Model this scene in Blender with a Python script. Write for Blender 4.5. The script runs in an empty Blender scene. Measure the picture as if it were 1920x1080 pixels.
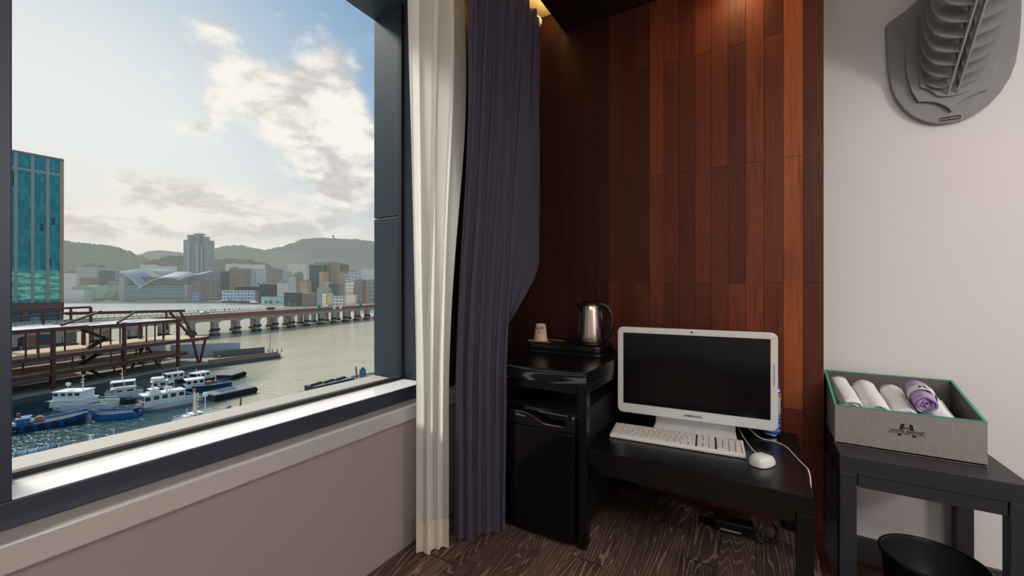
import bpy, bmesh, math, random
from mathutils import Vector, Matrix
RND = random.Random(11)
PI = math.pi
SC = bpy.context.scene
COL = SC.collection
YAW = math.radians(31.15)
CY, SY = math.cos(YAW), math.sin(YAW)
EYE = 0.95            # camera height above the raised floor

# ------------------------------------------------------------------ helpers
def lin1(v):
    v /= 255.0
    return v / 12.92 if v <= 0.04045 else ((v + 0.055) / 1.055) ** 2.4
def lin(c):
    return (lin1(c[0]), lin1(c[1]), lin1(c[2]), 1.0)

class NT:
    """tiny node-tree writer"""
    def __init__(s, tree):
        s.t = tree; s.n = tree.nodes; s.l = tree.links
    def new(s, typ, **kw):
        nd = s.n.new(typ)
        for k, v in kw.items(): setattr(nd, k, v)
        return nd
    def put(s, sock, v):
        if isinstance(v, bpy.types.NodeSocket): s.l.new(v, sock)
        else: sock.default_value = v
    def m(s, op, a, b=None, c=None, clamp=False):
        nd = s.n.new('ShaderNodeMath'); nd.operation = op; nd.use_clamp = clamp
        s.put(nd.inputs[0], a)
        if b is not None: s.put(nd.inputs[1], b)
        if c is not None: s.put(nd.inputs[2], c)
        return nd.outputs[0]
    def mix(s, f, a, b):
        nd = s.n.new('ShaderNodeMix'); nd.data_type = 'RGBA'
        s.put(nd.inputs['Factor'], f); s.put(nd.inputs['A'], a) if False else None
        s.put(nd.inputs[6], a); s.put(nd.inputs[7], b)
        return nd.outputs[2]
    def noise(s, vec, scale, detail=3, rough=0.5, dist=0.0):
        nd = s.n.new('ShaderNodeTexNoise')
        if vec is not None: s.l.new(vec, nd.inputs['Vector'])
        nd.inputs['Scale'].default_value = scale; nd.inputs['Detail'].default_value = detail
        nd.inputs['Roughness'].default_value = rough; nd.inputs['Distortion'].default_value = dist
        return nd.outputs['Fac']
    def smooth(s, x, lo, hi, a=0.0, b=1.0):
        nd = s.n.new('ShaderNodeMapRange'); nd.interpolation_type = 'SMOOTHSTEP'
        s.put(nd.inputs[0], x); nd.inputs[1].default_value = lo; nd.inputs[2].default_value = hi
        nd.inputs[3].default_value = a; nd.inputs[4].default_value = b
        return nd.outputs[0]
    def mapping(s, vec, scale=(1, 1, 1), loc=(0, 0, 0), rot=(0, 0, 0)):
        nd = s.n.new('ShaderNodeMapping'); s.l.new(vec, nd.inputs[0])
        nd.inputs['Scale'].default_value = scale; nd.inputs['Location'].default_value = loc
        nd.inputs['Rotation'].default_value = rot
        return nd.outputs[0]
    def coord(s, which='Object'):
        return s.n.new('ShaderNodeTexCoord').outputs[which]
    def sep(s, vec):
        nd = s.n.new('ShaderNodeSeparateXYZ'); s.l.new(vec, nd.inputs[0]); return nd.outputs
    def comb(s, x, y, z):
        nd = s.n.new('ShaderNodeCombineXYZ')
        s.put(nd.inputs[0], x); s.put(nd.inputs[1], y); s.put(nd.inputs[2], z); return nd.outputs[0]
    def bump(s, h, strength=0.3, dist=0.01):
        nd = s.n.new('ShaderNodeBump'); s.l.new(h, nd.inputs['Height'])
        nd.inputs['Strength'].default_value = strength; nd.inputs['Distance'].default_value = dist
        return nd.outputs[0]

HAZE = (176, 180, 172)
_M = {}
def new_mat(name):
    m = bpy.data.materials.new(name); m.use_nodes = True
    t = NT(m.node_tree); p = m.node_tree.nodes['Principled BSDF']
    return m, t, p
def mat(name, col, rough=0.5, metal=0.0, var=0.12, scale=30.0, bump=0.0, spec=0.5, haze=0.0, trans=0.0, coat=0.0, stretch=(1, 1, 1)):
    """principled surface whose colour breathes with a noise; haze = share of airlight on far surfaces"""
    if name in _M: return _M[name]
    m, t, p = new_mat(name)
    c = lin(col)
    v = t.mapping(t.coord(), stretch)
    n = t.noise(v, scale, 4, 0.55)
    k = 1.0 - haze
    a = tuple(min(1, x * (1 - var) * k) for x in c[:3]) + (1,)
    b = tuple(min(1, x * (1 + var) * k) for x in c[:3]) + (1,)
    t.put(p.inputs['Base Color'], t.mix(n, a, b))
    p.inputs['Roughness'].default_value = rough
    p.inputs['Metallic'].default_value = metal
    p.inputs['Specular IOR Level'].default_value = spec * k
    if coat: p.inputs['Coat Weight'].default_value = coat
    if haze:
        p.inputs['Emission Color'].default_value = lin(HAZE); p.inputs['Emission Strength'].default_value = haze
    if bump: t.put(p.inputs['Normal'], t.bump(n, bump, 0.004))
    _M[name] = m
    return m

class MB:
    """gathers shapes into one bmesh, then links them as ONE mesh object"""
    def __init__(s): s.bm = bmesh.new()
    def box(s, x0, y0, z0, x1, y1, z1, M=None):
        vs = [s.bm.verts.new(((M @ Vector(c)) if M else c)) for c in
              [(x0,y0,z0),(x1,y0,z0),(x1,y1,z0),(x0,y1,z0),(x0,y0,z1),(x1,y0,z1),(x1,y1,z1),(x0,y1,z1)]]
        for f in [(3,2,1,0),(4,5,6,7),(0,1,5,4),(1,2,6,5),(2,3,7,6),(3,0,4,7)]: s.bm.faces.new([vs[i] for i in f])
        return s
    def bar(s, p0, p1, w, h=None, up=(0, 0, 1)):
        """rectangular bar from p0 to p1"""
        h = h or w; p0 = Vector(p0); p1 = Vector(p1); d = (p1 - p0).normalized(); u = Vector(up)
        if abs(d.dot(u)) > 0.98: u = Vector((0, 1, 0))
        r = d.cross(u).normalized(); u = r.cross(d)
        vs = []
        for p in (p0, p1):
            for a, b in ((-1,-1),(1,-1),(1,1),(-1,1)): vs.append(s.bm.verts.new(p + r*a*w/2 + u*b*h/2))
        for f in [(0,1,2,3),(7,6,5,4),(0,4,5,1),(1,5,6,2),(2,6,7,3),(3,7,4,0)]: s.bm.faces.new([vs[i] for i in f])
        return s
    def tube(s, pts, r, seg=8, cap=True):
        pts = [Vector(p) for p in pts]; rr = r if isinstance(r, (list, tuple)) else [r]*len(pts)
        prev = None; rings = []
        for i, p in enumerate(pts):
            d = (pts[min(i+1, len(pts)-1)] - pts[max(i-1, 0)]).normalized()
            if prev is None:
                a = Vector((0, 0, 1)) if abs(d.z) < 0.9 else Vector((1, 0, 0))
                n = d.cross(a).normalized()
            else: n = (prev - d * prev.dot(d)).normalized()
            prev = n; b = d.cross(n)
            rings.append([s.bm.verts.new(p + (n*math.cos(2*PI*k/seg) + b*math.sin(2*PI*k/seg))*rr[i]) for k in range(seg)])
        for A, B in zip(rings, rings[1:]):
            for k in range(seg): s.bm.faces.new((A[k], A[(k+1) % seg], B[(k+1) % seg], B[k]))
        if cap: s.bm.faces.new(rings[0][::-1]); s.bm.faces.new(rings[-1])
        return s
    def cyl(s, p0, p1, r0, r1=None, seg=20): return s.tube([p0, p1], [r0, r0 if r1 is None else r1], seg)
    def lathe(s, prof, c=(0, 0, 0), seg=40, a0=0.0, a1=2*PI):
        full = abs(a1 - a0 - 2*PI) < 1e-6; n = seg if full else seg + 1
        rings = []
        for r, z in prof:
            if r < 1e-6 and full: rings.append([s.bm.verts.new((c[0], c[1], c[2]+z))]); continue
            rings.append([s.bm.verts.new((c[0]+r*math.cos(a0+(a1-a0)*k/seg), c[1]+r*math.sin(a0+(a1-a0)*k/seg), c[2]+z)) for k in range(n)])
        for A, B in zip(rings, rings[1:]):
            for k in range(seg):
                k2 = (k+1) % n
                if len(A) == 1 and len(B) == 1: continue
                if len(A) == 1: s.bm.faces.new((A[0], B[k2], B[k]))
                elif len(B) == 1: s.bm.faces.new((A[k], A[k2], B[0]))
                else: s.bm.faces.new((A[k], A[k2], B[k2], B[k]))
        return s
    def prism(s, poly, d0, d1, fn):
        """poly = 2-D outline, fn(u, v, d) -> point; extruded from depth d0 to d1"""
        A = [s.bm.verts.new(fn(u, v, d0)) for u, v in poly]; B = [s.bm.verts.new(fn(u, v, d1)) for u, v in poly]
        s.bm.faces.new(A[::-1]); s.bm.faces.new(B); n = len(poly)
        for k in range(n): s.bm.faces.new((A[k], A[(k+1) % n], B[(k+1) % n], B[k]))
        return s
    def ring(s, outer, inner, d0, d1, fn):
        n = len(outer)
        L = [[s.bm.verts.new(fn(u, v, d)) for u, v in P] for P, d in ((outer, d0), (inner, d0), (inner, d1), (outer, d1))]
        for a in range(4):
            A, B = L[a], L[(a+1) % 4]
            for k in range(n): s.bm.faces.new((A[k], B[k], B[(k+1) % n], A[(k+1) % n]))
        return s
    def grid(s, nu, nv, fn, closed=False):
        V = [[s.bm.verts.new(fn(i/nu, j/nv)) for j in range(nv+1)] for i in range(nu if closed else nu+1)]
        for i in range(nu):
            for j in range(nv): s.bm.faces.new((V[i][j], V[(i+1) % len(V)][j], V[(i+1) % len(V)][j+1], V[i][j+1]))
        return s
    def ball(s, c, r, seg=16, sc=(1, 1, 1)):
        mtx = Matrix.Translation(c) @ Matrix.Diagonal((r*sc[0], r*sc[1], r*sc[2], 1))
        bmesh.ops.create_uvsphere(s.bm, u_segments=seg, v_segments=max(6, seg//2), radius=1, matrix=mtx); return s
    def build(s, name, m, parent=None, smooth=False, bevel=0.0, segs=2, solid=0.0, subd=0):
        bmesh.ops.recalc_face_normals(s.bm, faces=s.bm.faces[:])
        me = bpy.data.meshes.new(name); s.bm.to_mesh(me); s.bm.free()
        if smooth:
            for f in me.polygons: f.use_smooth = True
        for mm in (m if isinstance(m, (list, tuple)) else [m]): me.materials.append(mm)
        o = bpy.data.objects.new(name, me); COL.objects.link(o)
        if parent: o.parent = parent
        if solid:
            k = o.modifiers.new('solid', 'SOLIDIFY'); k.thickness = solid; k.offset = 0
        if bevel:
            k = o.modifiers.new('bevel', 'BEVEL'); k.width = bevel; k.segments = segs; k.limit_method = 'ANGLE'; k.angle_limit = math.radians(35)
        if subd:
            k = o.modifiers.new('sub', 'SUBSURF'); k.levels = subd; k.render_levels = subd
        if smooth and bevel:
            k = o.modifiers.new('wn', 'WEIGHTED_NORMAL')
        return o

def thing(name, label, cat, loc=(0, 0, 0), rotz=0.0, group=None):
    o = bpy.data.objects.new(name, None); COL.objects.link(o); o.empty_display_size = 0.05
    o.location = loc; o.rotation_euler = (0, 0, rotz); o['label'] = label; o['category'] = cat
    if group: o['group'] = group
    return o
def tag(o, label, cat, group=None, kind=None):
    o['label'] = label; o['category'] = cat
    if group: o['group'] = group
    if kind: o['kind'] = kind
    return o
def struct(o):
    o['kind'] = 'structure'; return o
def rrect(w, h, r, n=6, cx=0, cz=0):
    pts = []
    for (sx, sy, a) in ((1, 1, 0), (-1, 1, 90), (-1, -1, 180), (1, -1, 270)):
        for k in range(n+1):
            t = math.radians(a + 90*k/n)
            pts.append((cx + sx*(w/2-r) + r*math.cos(t), cz + sy*(h/2-r) + r*math.sin(t)))
    return pts
def text(name, body, size, m, parent, mtx, ext=0.0004, sx=1.0, align='CENTER', bold=0.0):
    cu = bpy.data.curves.new(name, 'FONT'); cu.body = body; cu.size = size; cu.extrude = ext; cu.align_x = align; cu.align_y = 'CENTER'; cu.offset = bold
    o = bpy.data.objects.new(name, cu); COL.objects.link(o)
    dg = bpy.context.evaluated_depsgraph_get(); dg.update()
    me = bpy.data.meshes.new_from_object(o.evaluated_get(dg)); bpy.data.objects.remove(o)
    me.transform(mtx @ Matrix.Diagonal((sx, 1, 1, 1))); me.materials.clear(); me.materials.append(m)
    r = bpy.data.objects.new(name, me); COL.objects.link(r)
    if parent: r.parent = parent
    return r
def facing(loc, rx=90, rz=0):       # matrix for lettering on a face looking toward -Y
    return Matrix.Translation(loc) @ Matrix.Rotation(math.radians(rz), 4, 'Z') @ Matrix.Rotation(math.radians(rx), 4, 'X')

# ------------------------------------------------------------------ materials of the room
def wood_wall_mat():
    m, t, p = new_mat('merbau_boards')
    at = t.new('ShaderNodeAttribute', attribute_name='board'); r = at.outputs['Fac']
    obj = t.coord(); x, y, z = t.sep(obj)
    off = t.m('MULTIPLY', r, 37.0)
    v = t.comb(t.m('ADD', x, off), t.m('ADD', y, off), t.m('ADD', z, off))
    grain = t.noise(t.mapping(v, (60, 60, 2.2)), 1.6, 6, 0.6, 0.4)
    fine = t.noise(t.mapping(v, (260, 260, 9)), 1.0, 3, 0.6)
    blot = t.noise(t.mapping(v, (7, 7, 1.6)), 1.0, 3)
    c = t.mix(r, lin((38, 17, 13)), lin((140, 63, 33)))
    c = t.mix(t.m('POWER', r, 6.0), c, lin((178, 96, 42)))
    c = t.mix(t.smooth(grain, 0.42, 0.75, 0, 0.5), c, lin((66, 26, 16)))
    c = t.mix(t.smooth(fine, 0.52, 0.78, 0, 0.3), c, lin((60, 26, 17)))
    c = t.mix(t.smooth(blot, 0.5, 0.75, 0, 0.35), c, lin((54, 20, 13)))
    t.put(p.inputs['Base Color'], c)
    t.put(p.inputs['Roughness'], t.smooth(grain, 0.2, 0.8, 0.42, 0.6))
    p.inputs['Specular IOR Level'].default_value = 0.35
    t.put(p.inputs['Normal'], t.bump(fine, 0.25, 0.002))
    return m
def grain_mat(name, dark, light, rough, rings, axis='Y', amount=1.0, board=0.0, lo=0.62, hi=0.92, spec=0.4, bump=0.15):
    """dark timber with pale open grain that runs along one axis in cathedral figures"""
    m, t, p = new_mat(name)
    x, y, z = t.sep(t.coord())
    a, l, c2 = {'Y': (x, y, z), 'X': (y, x, z), 'Z': (x, z, y)}[axis]
    if board:
        col = t.m('FLOOR', t.m('DIVIDE', a, board))
        sh = t.new('ShaderNodeTexWhiteNoise', noise_dimensions='1D'); t.put(sh.inputs['W'], col); r = sh.outputs['Value']
        along = t.m('ADD', t.m('DIVIDE', l, 0.62), t.m('MULTIPLY', r, 7.0))
        sh2 = t.new('ShaderNodeTexWhiteNoise', noise_dimensions='2D'); t.put(sh2.inputs['Vector'], t.comb(col, t.m('FLOOR', along), 0.0)); r2 = sh2.outputs['Value']
        edge = t.m('MINIMUM', t.smooth(t.m('ABSOLUTE', t.m('SUBTRACT', t.m('FRACT', t.m('DIVIDE', a, board)), 0.5)), 0.485, 0.499, 1, 0),
                   t.smooth(t.m('ABSOLUTE', t.m('SUBTRACT', t.m('FRACT', along), 0.5)), 0.494, 0.499, 1, 0))
        off = t.m('MULTIPLY', r2, 23.0)
    else: off = 0.0; edge = None; r2 = 0.5
    v = t.comb(t.m('ADD', t.m('MULTIPLY', a, 9.0), off), t.m('ADD', t.m('MULTIPLY', l, 0.7), off), t.m('MULTIPLY', c2, 7.5))
    base = t.noise(v, 1.0, 2, 0.45, 0.35)
    ringv = t.m('SINE', t.m('MULTIPLY', base, rings))
    fib = t.noise(t.comb(t.m('MULTIPLY', a, 420.0), t.m('MULTIPLY', l, 22.0), t.m('MULTIPLY', c2, 420.0)), 1.0, 3, 0.6)
    big = t.noise(t.comb(t.m('MULTIPLY', a, 5.0), t.m('MULTIPLY', l, 1.4), c2), 1.0, 2)
    f = t.smooth(t.m('ADD', t.m('MULTIPLY', ringv, 0.5), t.m('MULTIPLY', fib, 0.62)), lo, hi, 0.0, amount)
    f = t.m('MULTIPLY', f, t.smooth(big, 0.25, 0.6, 0.45, 1.0), clamp=True)
    d2 = tuple(0.62 * k for k in lin(dark)[:3]) + (1,)
    cc = t.mix(r2, d2, lin(dark)) if board else t.mix(big, d2, lin(dark))
    cc = t.mix(f, cc, lin(light))
    if edge is not None: cc = t.mix(edge, lin((12, 9, 8)), cc)
    t.put(p.inputs['Base Color'], cc); p.inputs['Roughness'].default_value = rough
    p.inputs['Specular IOR Level'].default_value = spec
    t.put(p.inputs['Normal'], t.bump(fib, bump, 0.001))
    return m
def plaster(name, col, var=0.05):
    m, t, p = new_mat(name)
    c = lin(col); n = t.noise(t.coord(), 2.2, 4); f = t.noise(t.coord(), 260.0, 3)
    a = tuple(x*(1-var) for x in c[:3]) + (1,); b = tuple(min(1, x*(1+var)) for x in c[:3]) + (1,)
    t.put(p.inputs['Base Color'], t.mix(n, a, b)); p.inputs['Roughness'].default_value = 0.75
    p.inputs['Specular IOR Level'].default_value = 0.25
    t.put(p.inputs['Normal'], t.bump(f, 0.12, 0.0012)); return m

W_BOARD = wood_wall_mat()
FLOOR_M = grain_mat('dark_oak_floor', (94, 74, 64), (184, 162, 144), 0.42, 175.0, 'Y', 0.95, board=0.112, lo=0.62, hi=1.0, spec=0.35)
LOWFLOOR_M = grain_mat('brown_floor', (66, 42, 34), (96, 66, 52), 0.45, 40.0, 'X', 0.6, board=0.12)
BLACKWOOD = grain_mat('black_stained_wood', (12, 14, 17), (50, 54, 58), 0.27, 70.0, 'X', 0.4, lo=0.75, hi=1.05, spec=0.45)
CERUSED = grain_mat('black_wood_grey_grain', (22, 27, 31), (118, 128, 134), 0.42, 190.0, 'X', 0.95, lo=0.5, hi=0.85)
TABLEWOOD = grain_mat('charcoal_wood', (58, 59, 65), (84, 86, 92), 0.42, 60.0, 'X', 0.35, lo=0.7, hi=1.0)
WALL_W = plaster('white_wallpaper', (230, 226, 226))
WALL_L = plaster('beige_wallpaper', (150, 138, 134))
CEIL_M = plaster('ceiling_paint', (226, 222, 214))
POCKET_M = plaster('pocket_paint', (225, 215, 195))
TRIM_M = mat('sill_board_paint', (176, 171, 166), 0.2, var=0.03, coat=0.5)
DARKCEIL = mat('dark_ceiling_panel', (44, 26, 24), 0.3, var=0.3, scale=6, stretch=(8, 1, 1))
FRAME_M = mat('anodised_frame', (50, 56, 72), 0.42, 0.25, var=0.06, scale=9, spec=0.5)
SILL_M = mat('bright_aluminium_sill', (250, 251, 252), 0.16, 0.12, var=0.02)
GASKET_M = mat('rubber_gasket', (26, 27, 30), 0.6)
STONE_L = mat('pale_granite', (178, 176, 166), 0.6, var=0.16, scale=240)
STONE_D = mat('dark_granite', (20, 50, 64), 0.5, var=0.3, scale=190)
WALLBASE = mat('grey_baseboard', (62, 58, 60), 0.45)
EDGE_M = mat('floor_edge_wood', (66, 34, 26), 0.45, scale=8, stretch=(10, 1, 10), var=0.3)
BLACK_P = mat('black_plastic', (18, 19, 21), 0.32, var=0.05)
BLACK_G = mat('black_gloss', (8, 9, 12), 0.13, var=0.05, spec=0.4)
BLACK_MT = mat('black_matte', (20, 20, 22), 0.6)
WHITE_P = mat('white_plastic', (226, 226, 224), 0.28, var=0.02)
KEY_M = mat('white_keycap', (218, 212, 206), 0.45, var=0.03)
INK = mat('black_ink', (22, 24, 24), 0.6, var=0.05)
STEEL = mat('brushed_steel', (196, 180, 170), 0.24, 0.95, var=0.06, scale=60, stretch=(1, 1, 0.02))
CHROME = mat('chrome', (210, 214, 218), 0.12, 1.0, var=0.02)

# ------------------------------------------------------------------ room shell
XL, YB, YW, ZC = -1.10, 1.96, 2.08, 2.305
struct(MB().box(XL-0.3, -2.6, -0.2, 0.19, YB+0.1, 0).build('floor', FLOOR_M))
struct(MB().box(0.19, -2.6, -0.2, 0.222, YB+0.02, 0.001).build('trim_1', EDGE_M, bevel=0.004))
struct(MB().box(0.222, -2.6, -0.25, 2.6, YW+0.1, -0.13).build('floor_2', LOWFLOOR_M))
def board_wall():
    bm = bmesh.new(); lay = bm.faces.layers.float.new('board'); r = random.Random(5)
    w = 0.0655; k = 0; x1 = 0.226
    while x1 > XL - 0.35:
        x0 = x1 - w
        zs = [-0.01] + ([0.972, 1.984] if k % 2 == 0 else [0.466, 1.475]) + [2.56]
        if k == 1: zs = [-0.01, 0.466, 1.475, 2.56]
        for z0, z1 in zip(zs, zs[1:]):
            q = r.random()
            if k == 1: q = 0.93 if z0 > 0.4 else 0.6
            if k == 0: q = 0.38
            pass
            if k not in (0, 1): q = 0.34+0.46*q
            if k > 5: q *= 0.85  # boards step darker toward the curtain: shade put into their tone
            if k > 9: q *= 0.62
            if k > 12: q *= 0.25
            g = 0.0007; y = YB + r.uniform(0, 0.0012)
            vs = [bm.verts.new(c) for c in [(x0+g,y,z0+g),(x1-g,y,z0+g),(x1-g,y,z1-g),(x0+g,y,z1-g),
                                            (x0+g,YB+0.015,z0+g),(x1-g,YB+0.015,z0+g),(x1-g,YB+0.015,z1-g),(x0+g,YB+0.015,z1-g)]]
            for f in [(0,1,2,3),(1,5,6,2),(4,0,3,7),(3,2,6,7),(4,5,1,0)]:
                fc = bm.faces.new([vs[i] for i in f]); fc[lay] = q
        x1 = x0; k += 1
    # the panel behind the boards
    vs = [bm.verts.new(c) for c in [(XL-0.35,YB+0.012,-0.2),(0.226,YB+0.012,-0.2),(0.226,YB+0.012,2.6),(XL-0.35,YB+0.012,2.6),
                                    (XL-0.35,YW+0.1,-0.2),(0.226,YW+0.1,-0.2),(0.226,YW+0.1,2.6),(XL-0.35,YW+0.1,2.6)]]
    for f in [(0,1,2,3),(1,5,6,2),(4,0,3,7),(3,2,6,7),(4,5,1,0),(7,6,5,4)]:
        fc = bm.faces.new([vs[i] for i in f]); fc[lay] = 0.05
    mb = MB(); mb.bm.free(); mb.bm = bm
    return struct(mb.build('wall_back', W_BOARD))
board_wall()
struct(MB().box(0.226, YW, -0.25, 2.6, YW+0.1, 2.6).build('wall_back_2', WALL_W))
struct(MB().box(0.228, YW-0.012, -0.13, 2.6, YW, -0.029).build('baseboard_back', WALLBASE, bevel=0.003))
struct(MB().box(2.6, -2.6, -0.25, 2.7, YW+0.1, 2.6).build('wall_right', WALL_W))
struct(MB().box(XL-0.35, -2.7, -0.25, 2.7, -2.6, 2.6).build('wall_front', WALL_W))
# window wall: parapet, header, pier behind the curtain
mb = MB(); mb.box(-1.45, -2.6, -0.25, XL, YW+0.1, 0.463); struct(mb.build('wall_left', WALL_L))
struct(MB().box(-1.45, 1.25, 0.463, -1.147, YW+0.1, 2.6).build('wall_left_2', W_BOARD))  # dark board material stands in for the shade behind the curtain
struct(MB().box(-1.45, -2.6, 2.139, -1.147, 1.25, 2.6).build('wall_left_3', STONE_D))
struct(MB().box(-1.45, -2.6, 0.463, -1.147, -1.75, 2.6).build('wall_left_4', WALL_L))
struct(MB().box(-1.20, -2.6, 0.463, -1.085, 1.95, 0.5165).build('trim_2', TRIM_M, bevel=0.004))
struct(MB().box(-1.452, -1.75, 0.54, -1.282, 1.2165, 0.563).build('trim_3', STONE_L, bevel=0.003))
mb = MB(); mb.box(-1.452, 1.2165, 0.563, -1.282, 1.256, 1.255); mb.box(-1.452, 1.2165, 1.259, -1.282, 1.256, 2.15)
struct(mb.build('trim_4', STONE_D, bevel=0.002))
# ceiling, curtain pocket, dark timber ceiling panel along the board wall
struct(MB().box(-0.848, -2.6, ZC, 2.6, YW+0.1, ZC+0.3).build('ceiling', CEIL_M))
struct(MB().box(-1.147, -2.6, 2.42, -0.86, YB+0.05, 2.6).build('ceiling_2', POCKET_M))
struct(MB().box(-0.86, -2.6, ZC-0.012, -0.84, YB, 2.425).build('trim_5', DARKCEIL))
struct(MB().box(-0.848, 0.2, ZC-0.012, 0.226, YB, ZC).build('ceiling_3', DARKCEIL))
# windows
def window(n, y0, y1):
    w = thing('window_%d' % n, 'x', 'x'); del w['label']; del w['category']; struct(w)
    zt, zb = 2.16, 0.5165
    F = MB(); F.box(-1.30, y0-0.10, zb, -1.147, y1+0.07, 0.5665).build('window_frame', FRAME_M, w, bevel=0.002)
    MB().box(-1.279, y0, 0.5665, -1.150, y1, 0.5685).build('sill', SILL_M, w, bevel=0.0008)
    F = MB(); F.box(-1.30, y1, 0.5665, -1.147, y1+0.07, zt+0.1); F.box(-1.30, y0-0.10, 0.5665, -1.147, y0, zt+0.1)
    F.box(-1.30, y0, zt, -1.147, y1, zt+0.1); F.build('window_frame', FRAME_M, w, bevel=0.002)
    G = MB()
    fn = lambda u, v, d: (d, u, v)
    cy, cz = (y0+y1)/2, (0.5685+zt)/2
    def rc(e): return [(y0+e, 0.5685+e), (y1-e, 0.5685+e), (y1-e, zt-e), (y0+e, zt-e)]
    G.ring(rc(0), rc(0.012), -1.290, -1.270, fn); G.build('gasket', GASKET_M, w)
window(1, 0.156, 1.2165)
window(2, -1.70, 0.05)

# ------------------------------------------------------------------ curtains and rod
def poly_at(P, s):
    L = [0.0]
    for a, b in zip(P, P[1:]): L.append(L[-1] + math.dist(a, b))
    q = s * L[-1]
    for i in range(len(P)-1):
        if q <= L[i+1] or i == len(P)-2:
            f = (q - L[i]) / max(1e-9, L[i+1] - L[i]); return tuple(P[i][k] + (P[i+1][k]-P[i][k])*f for k in range(2))
def sstep(a, b, x):
    x = min(1, max(0, (x-a)/(b-a))); return x*x*(3-2*x)
def curtain_grid(mb, low, high, z0, z1, zlo, zhi, folds, amp_lo, amp_hi, nu, nv, ph=0.0, seed=1, s0=0.0, s1=1.0, hem=0.0, narrow=False):
    r = random.Random(seed); jit = [r.uniform(-1, 1) for _ in range(folds+3)]; jam = [r.uniform(0.6, 1.25) for _ in range(folds+3)]
    def smoothP(P):
        return [poly_at(P, i/24) for i in range(25)]
    def fn(i, j):
        s = s0 + (s1-s0)*i; z = z0 + (z1-z0)*j
        t = sstep(zlo, zhi, z)
        if narrow:
            k_ = sstep(0.60, 0.95, s); lin_ = min(1, max(0, (z-zlo)/(2.2-zlo))); t = (0.35*t+0.65*lin_)*(1-k_) + sstep(zlo, 1.10, z)*k_
        a, b = poly_at(low, s), poly_at(high, s)
        x, y = a[0]+(b[0]-a[0])*t, a[1]+(b[1]-a[1])*t
        a2, b2 = poly_at(low, min(1, s+0.02)), poly_at(high, min(1, s+0.02)); a1, b1 = poly_at(low, max(0, s-0.02)), poly_at(high, max(0, s-0.02))
        tx = (a2[0]-a1[0])*(1-t)+(b2[0]-b1[0])*t; ty = (a2[1]-a1[1])*(1-t)+(b2[1]-b1[1])*t; L = math.hypot(tx, ty) or 1
        q = s*folds; k = int(q); f = q-k
        jj = jit[k]*(1-f)+jit[k+1]*f; am = jam[k]*(1-f)+jam[k+1]*f
        th = 2*PI*(q + 0.12*jj) + ph + 0.35*math.sin(z*1.7 + jj)
        amp = (amp_lo + (amp_hi-amp_lo)*t) * am
        w = math.sin(th) + 0.22*math.sin(2*th+0.7)
        bump = amp*w + 0.004*math.sin(z*5+q*2)
        side = amp*0.55*math.sin(2*th)
        zz = z - hem*(0.5+0.5*w)*(1-j)
        return Vector((x + ty/L*bump + tx/L*side, y - tx/L*bump + ty/L*side, zz))
    mb.grid(nu, nv, fn); return mb
def cloth_mat(name, col, trans, transp=0.0, weave=900.0):
    m, t, p = new_mat(name); t.n.remove(p); out = t.n['Material Output']
    co = t.coord(); n = t.noise(co, weave, 2); n2 = t.noise(co, 14.0, 3)
    c = lin(col); a = tuple(x*0.86 for x in c[:3])+(1,); b = tuple(min(1, x*1.1) for x in c[:3])+(1,)
    cc = t.mix(t.m('ADD', t.m('MULTIPLY', n, 0.6), t.m('MULTIPLY', n2, 0.4)), a, b)
    d = t.new('ShaderNodeBsdfDiffuse'); t.put(d.inputs[0], cc)
    tl = t.new('ShaderNodeBsdfTranslucent'); t.put(tl.inputs[0], cc)
    mx = t.new('ShaderNodeMixShader'); mx.inputs[0].default_value = trans; t.put(mx.inputs[1], d.outputs[0]); t.put(mx.inputs[2], tl.outputs[0])
    last = mx.outputs[0]
    if transp:
        tp = t.new('ShaderNodeBsdfTransparent'); m3 = t.new('ShaderNodeMixShader'); m3.inputs[0].default_value = transp
        t.put(m3.inputs[1], last); t.put(m3.inputs[2], tp.outputs[0]); last = m3.outputs[0]
    else:
        sh = t.new('ShaderNodeBsdfSheen'); sh.inputs[0].default_value = b; sh.inputs['Roughness'].default_value = 0.4
        ad = t.new('ShaderNodeAddShader'); t.put(ad.inputs[0], last); t.put(ad.inputs[1], sh.outputs[0]); last = ad.outputs[0]
    t.put(out.inputs[0], last); return m
SHEER = cloth_mat('cream_voile', (246, 245, 238), 0.55, 0.08)
SHEERHEM = cloth_mat('cream_voile_hem', (238, 230, 212), 0.40, 0.0)
NAVY = cloth_mat('navy_curtain_cloth', (76, 72, 88), 0.06)
ROD_Z = 2.335
sh = thing('sheer_curtain', 'cream sheer voile curtain gathered at the window edge', 'curtain', (-1.0, 1.15, 0.0))
off = Vector(sh.location)
LOW_S = [(-1.038, 1.055), (-1.005, 1.07), (-0.960, 1.128)]
HIGH_S = [(-1.066, 1.030), (-1.042, 1.10), (-1.030, 1.300)]
def shifted(mb):
    bmesh.ops.translate(mb.bm, verts=mb.bm.verts[:], vec=-off); return mb
shifted(curtain_grid(MB(), LOW_S, HIGH_S, 0.105, ROD_Z+0.03, 0.5, 1.9, 3, 0.016, 0.028, 120, 40, 0.6, 3)).build('cloth', SHEER, sh, True)
shifted(curtain_grid(MB(), LOW_S, HIGH_S, 0.012, 0.115, 0.5, 1.9, 3, 0.017, 0.028, 120, 6, 0.6, 3)).build('hem', SHEERHEM, sh, True)
nv = thing('blackout_curtain', 'dark navy pinch-pleated curtain hanging beside the fridge', 'curtain', (-0.95, 1.3, 0.0))
off = Vector(nv.location)
LOW_N = [(-0.955, 1.180), (-0.92, 1.215), (-0.834, 1.335), (-0.955, 1.335)]
HIGH_N = [(-0.955, 1.272), (-0.955, 1.40), (-0.925, 1.62), (-0.955, 1.84)]
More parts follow.
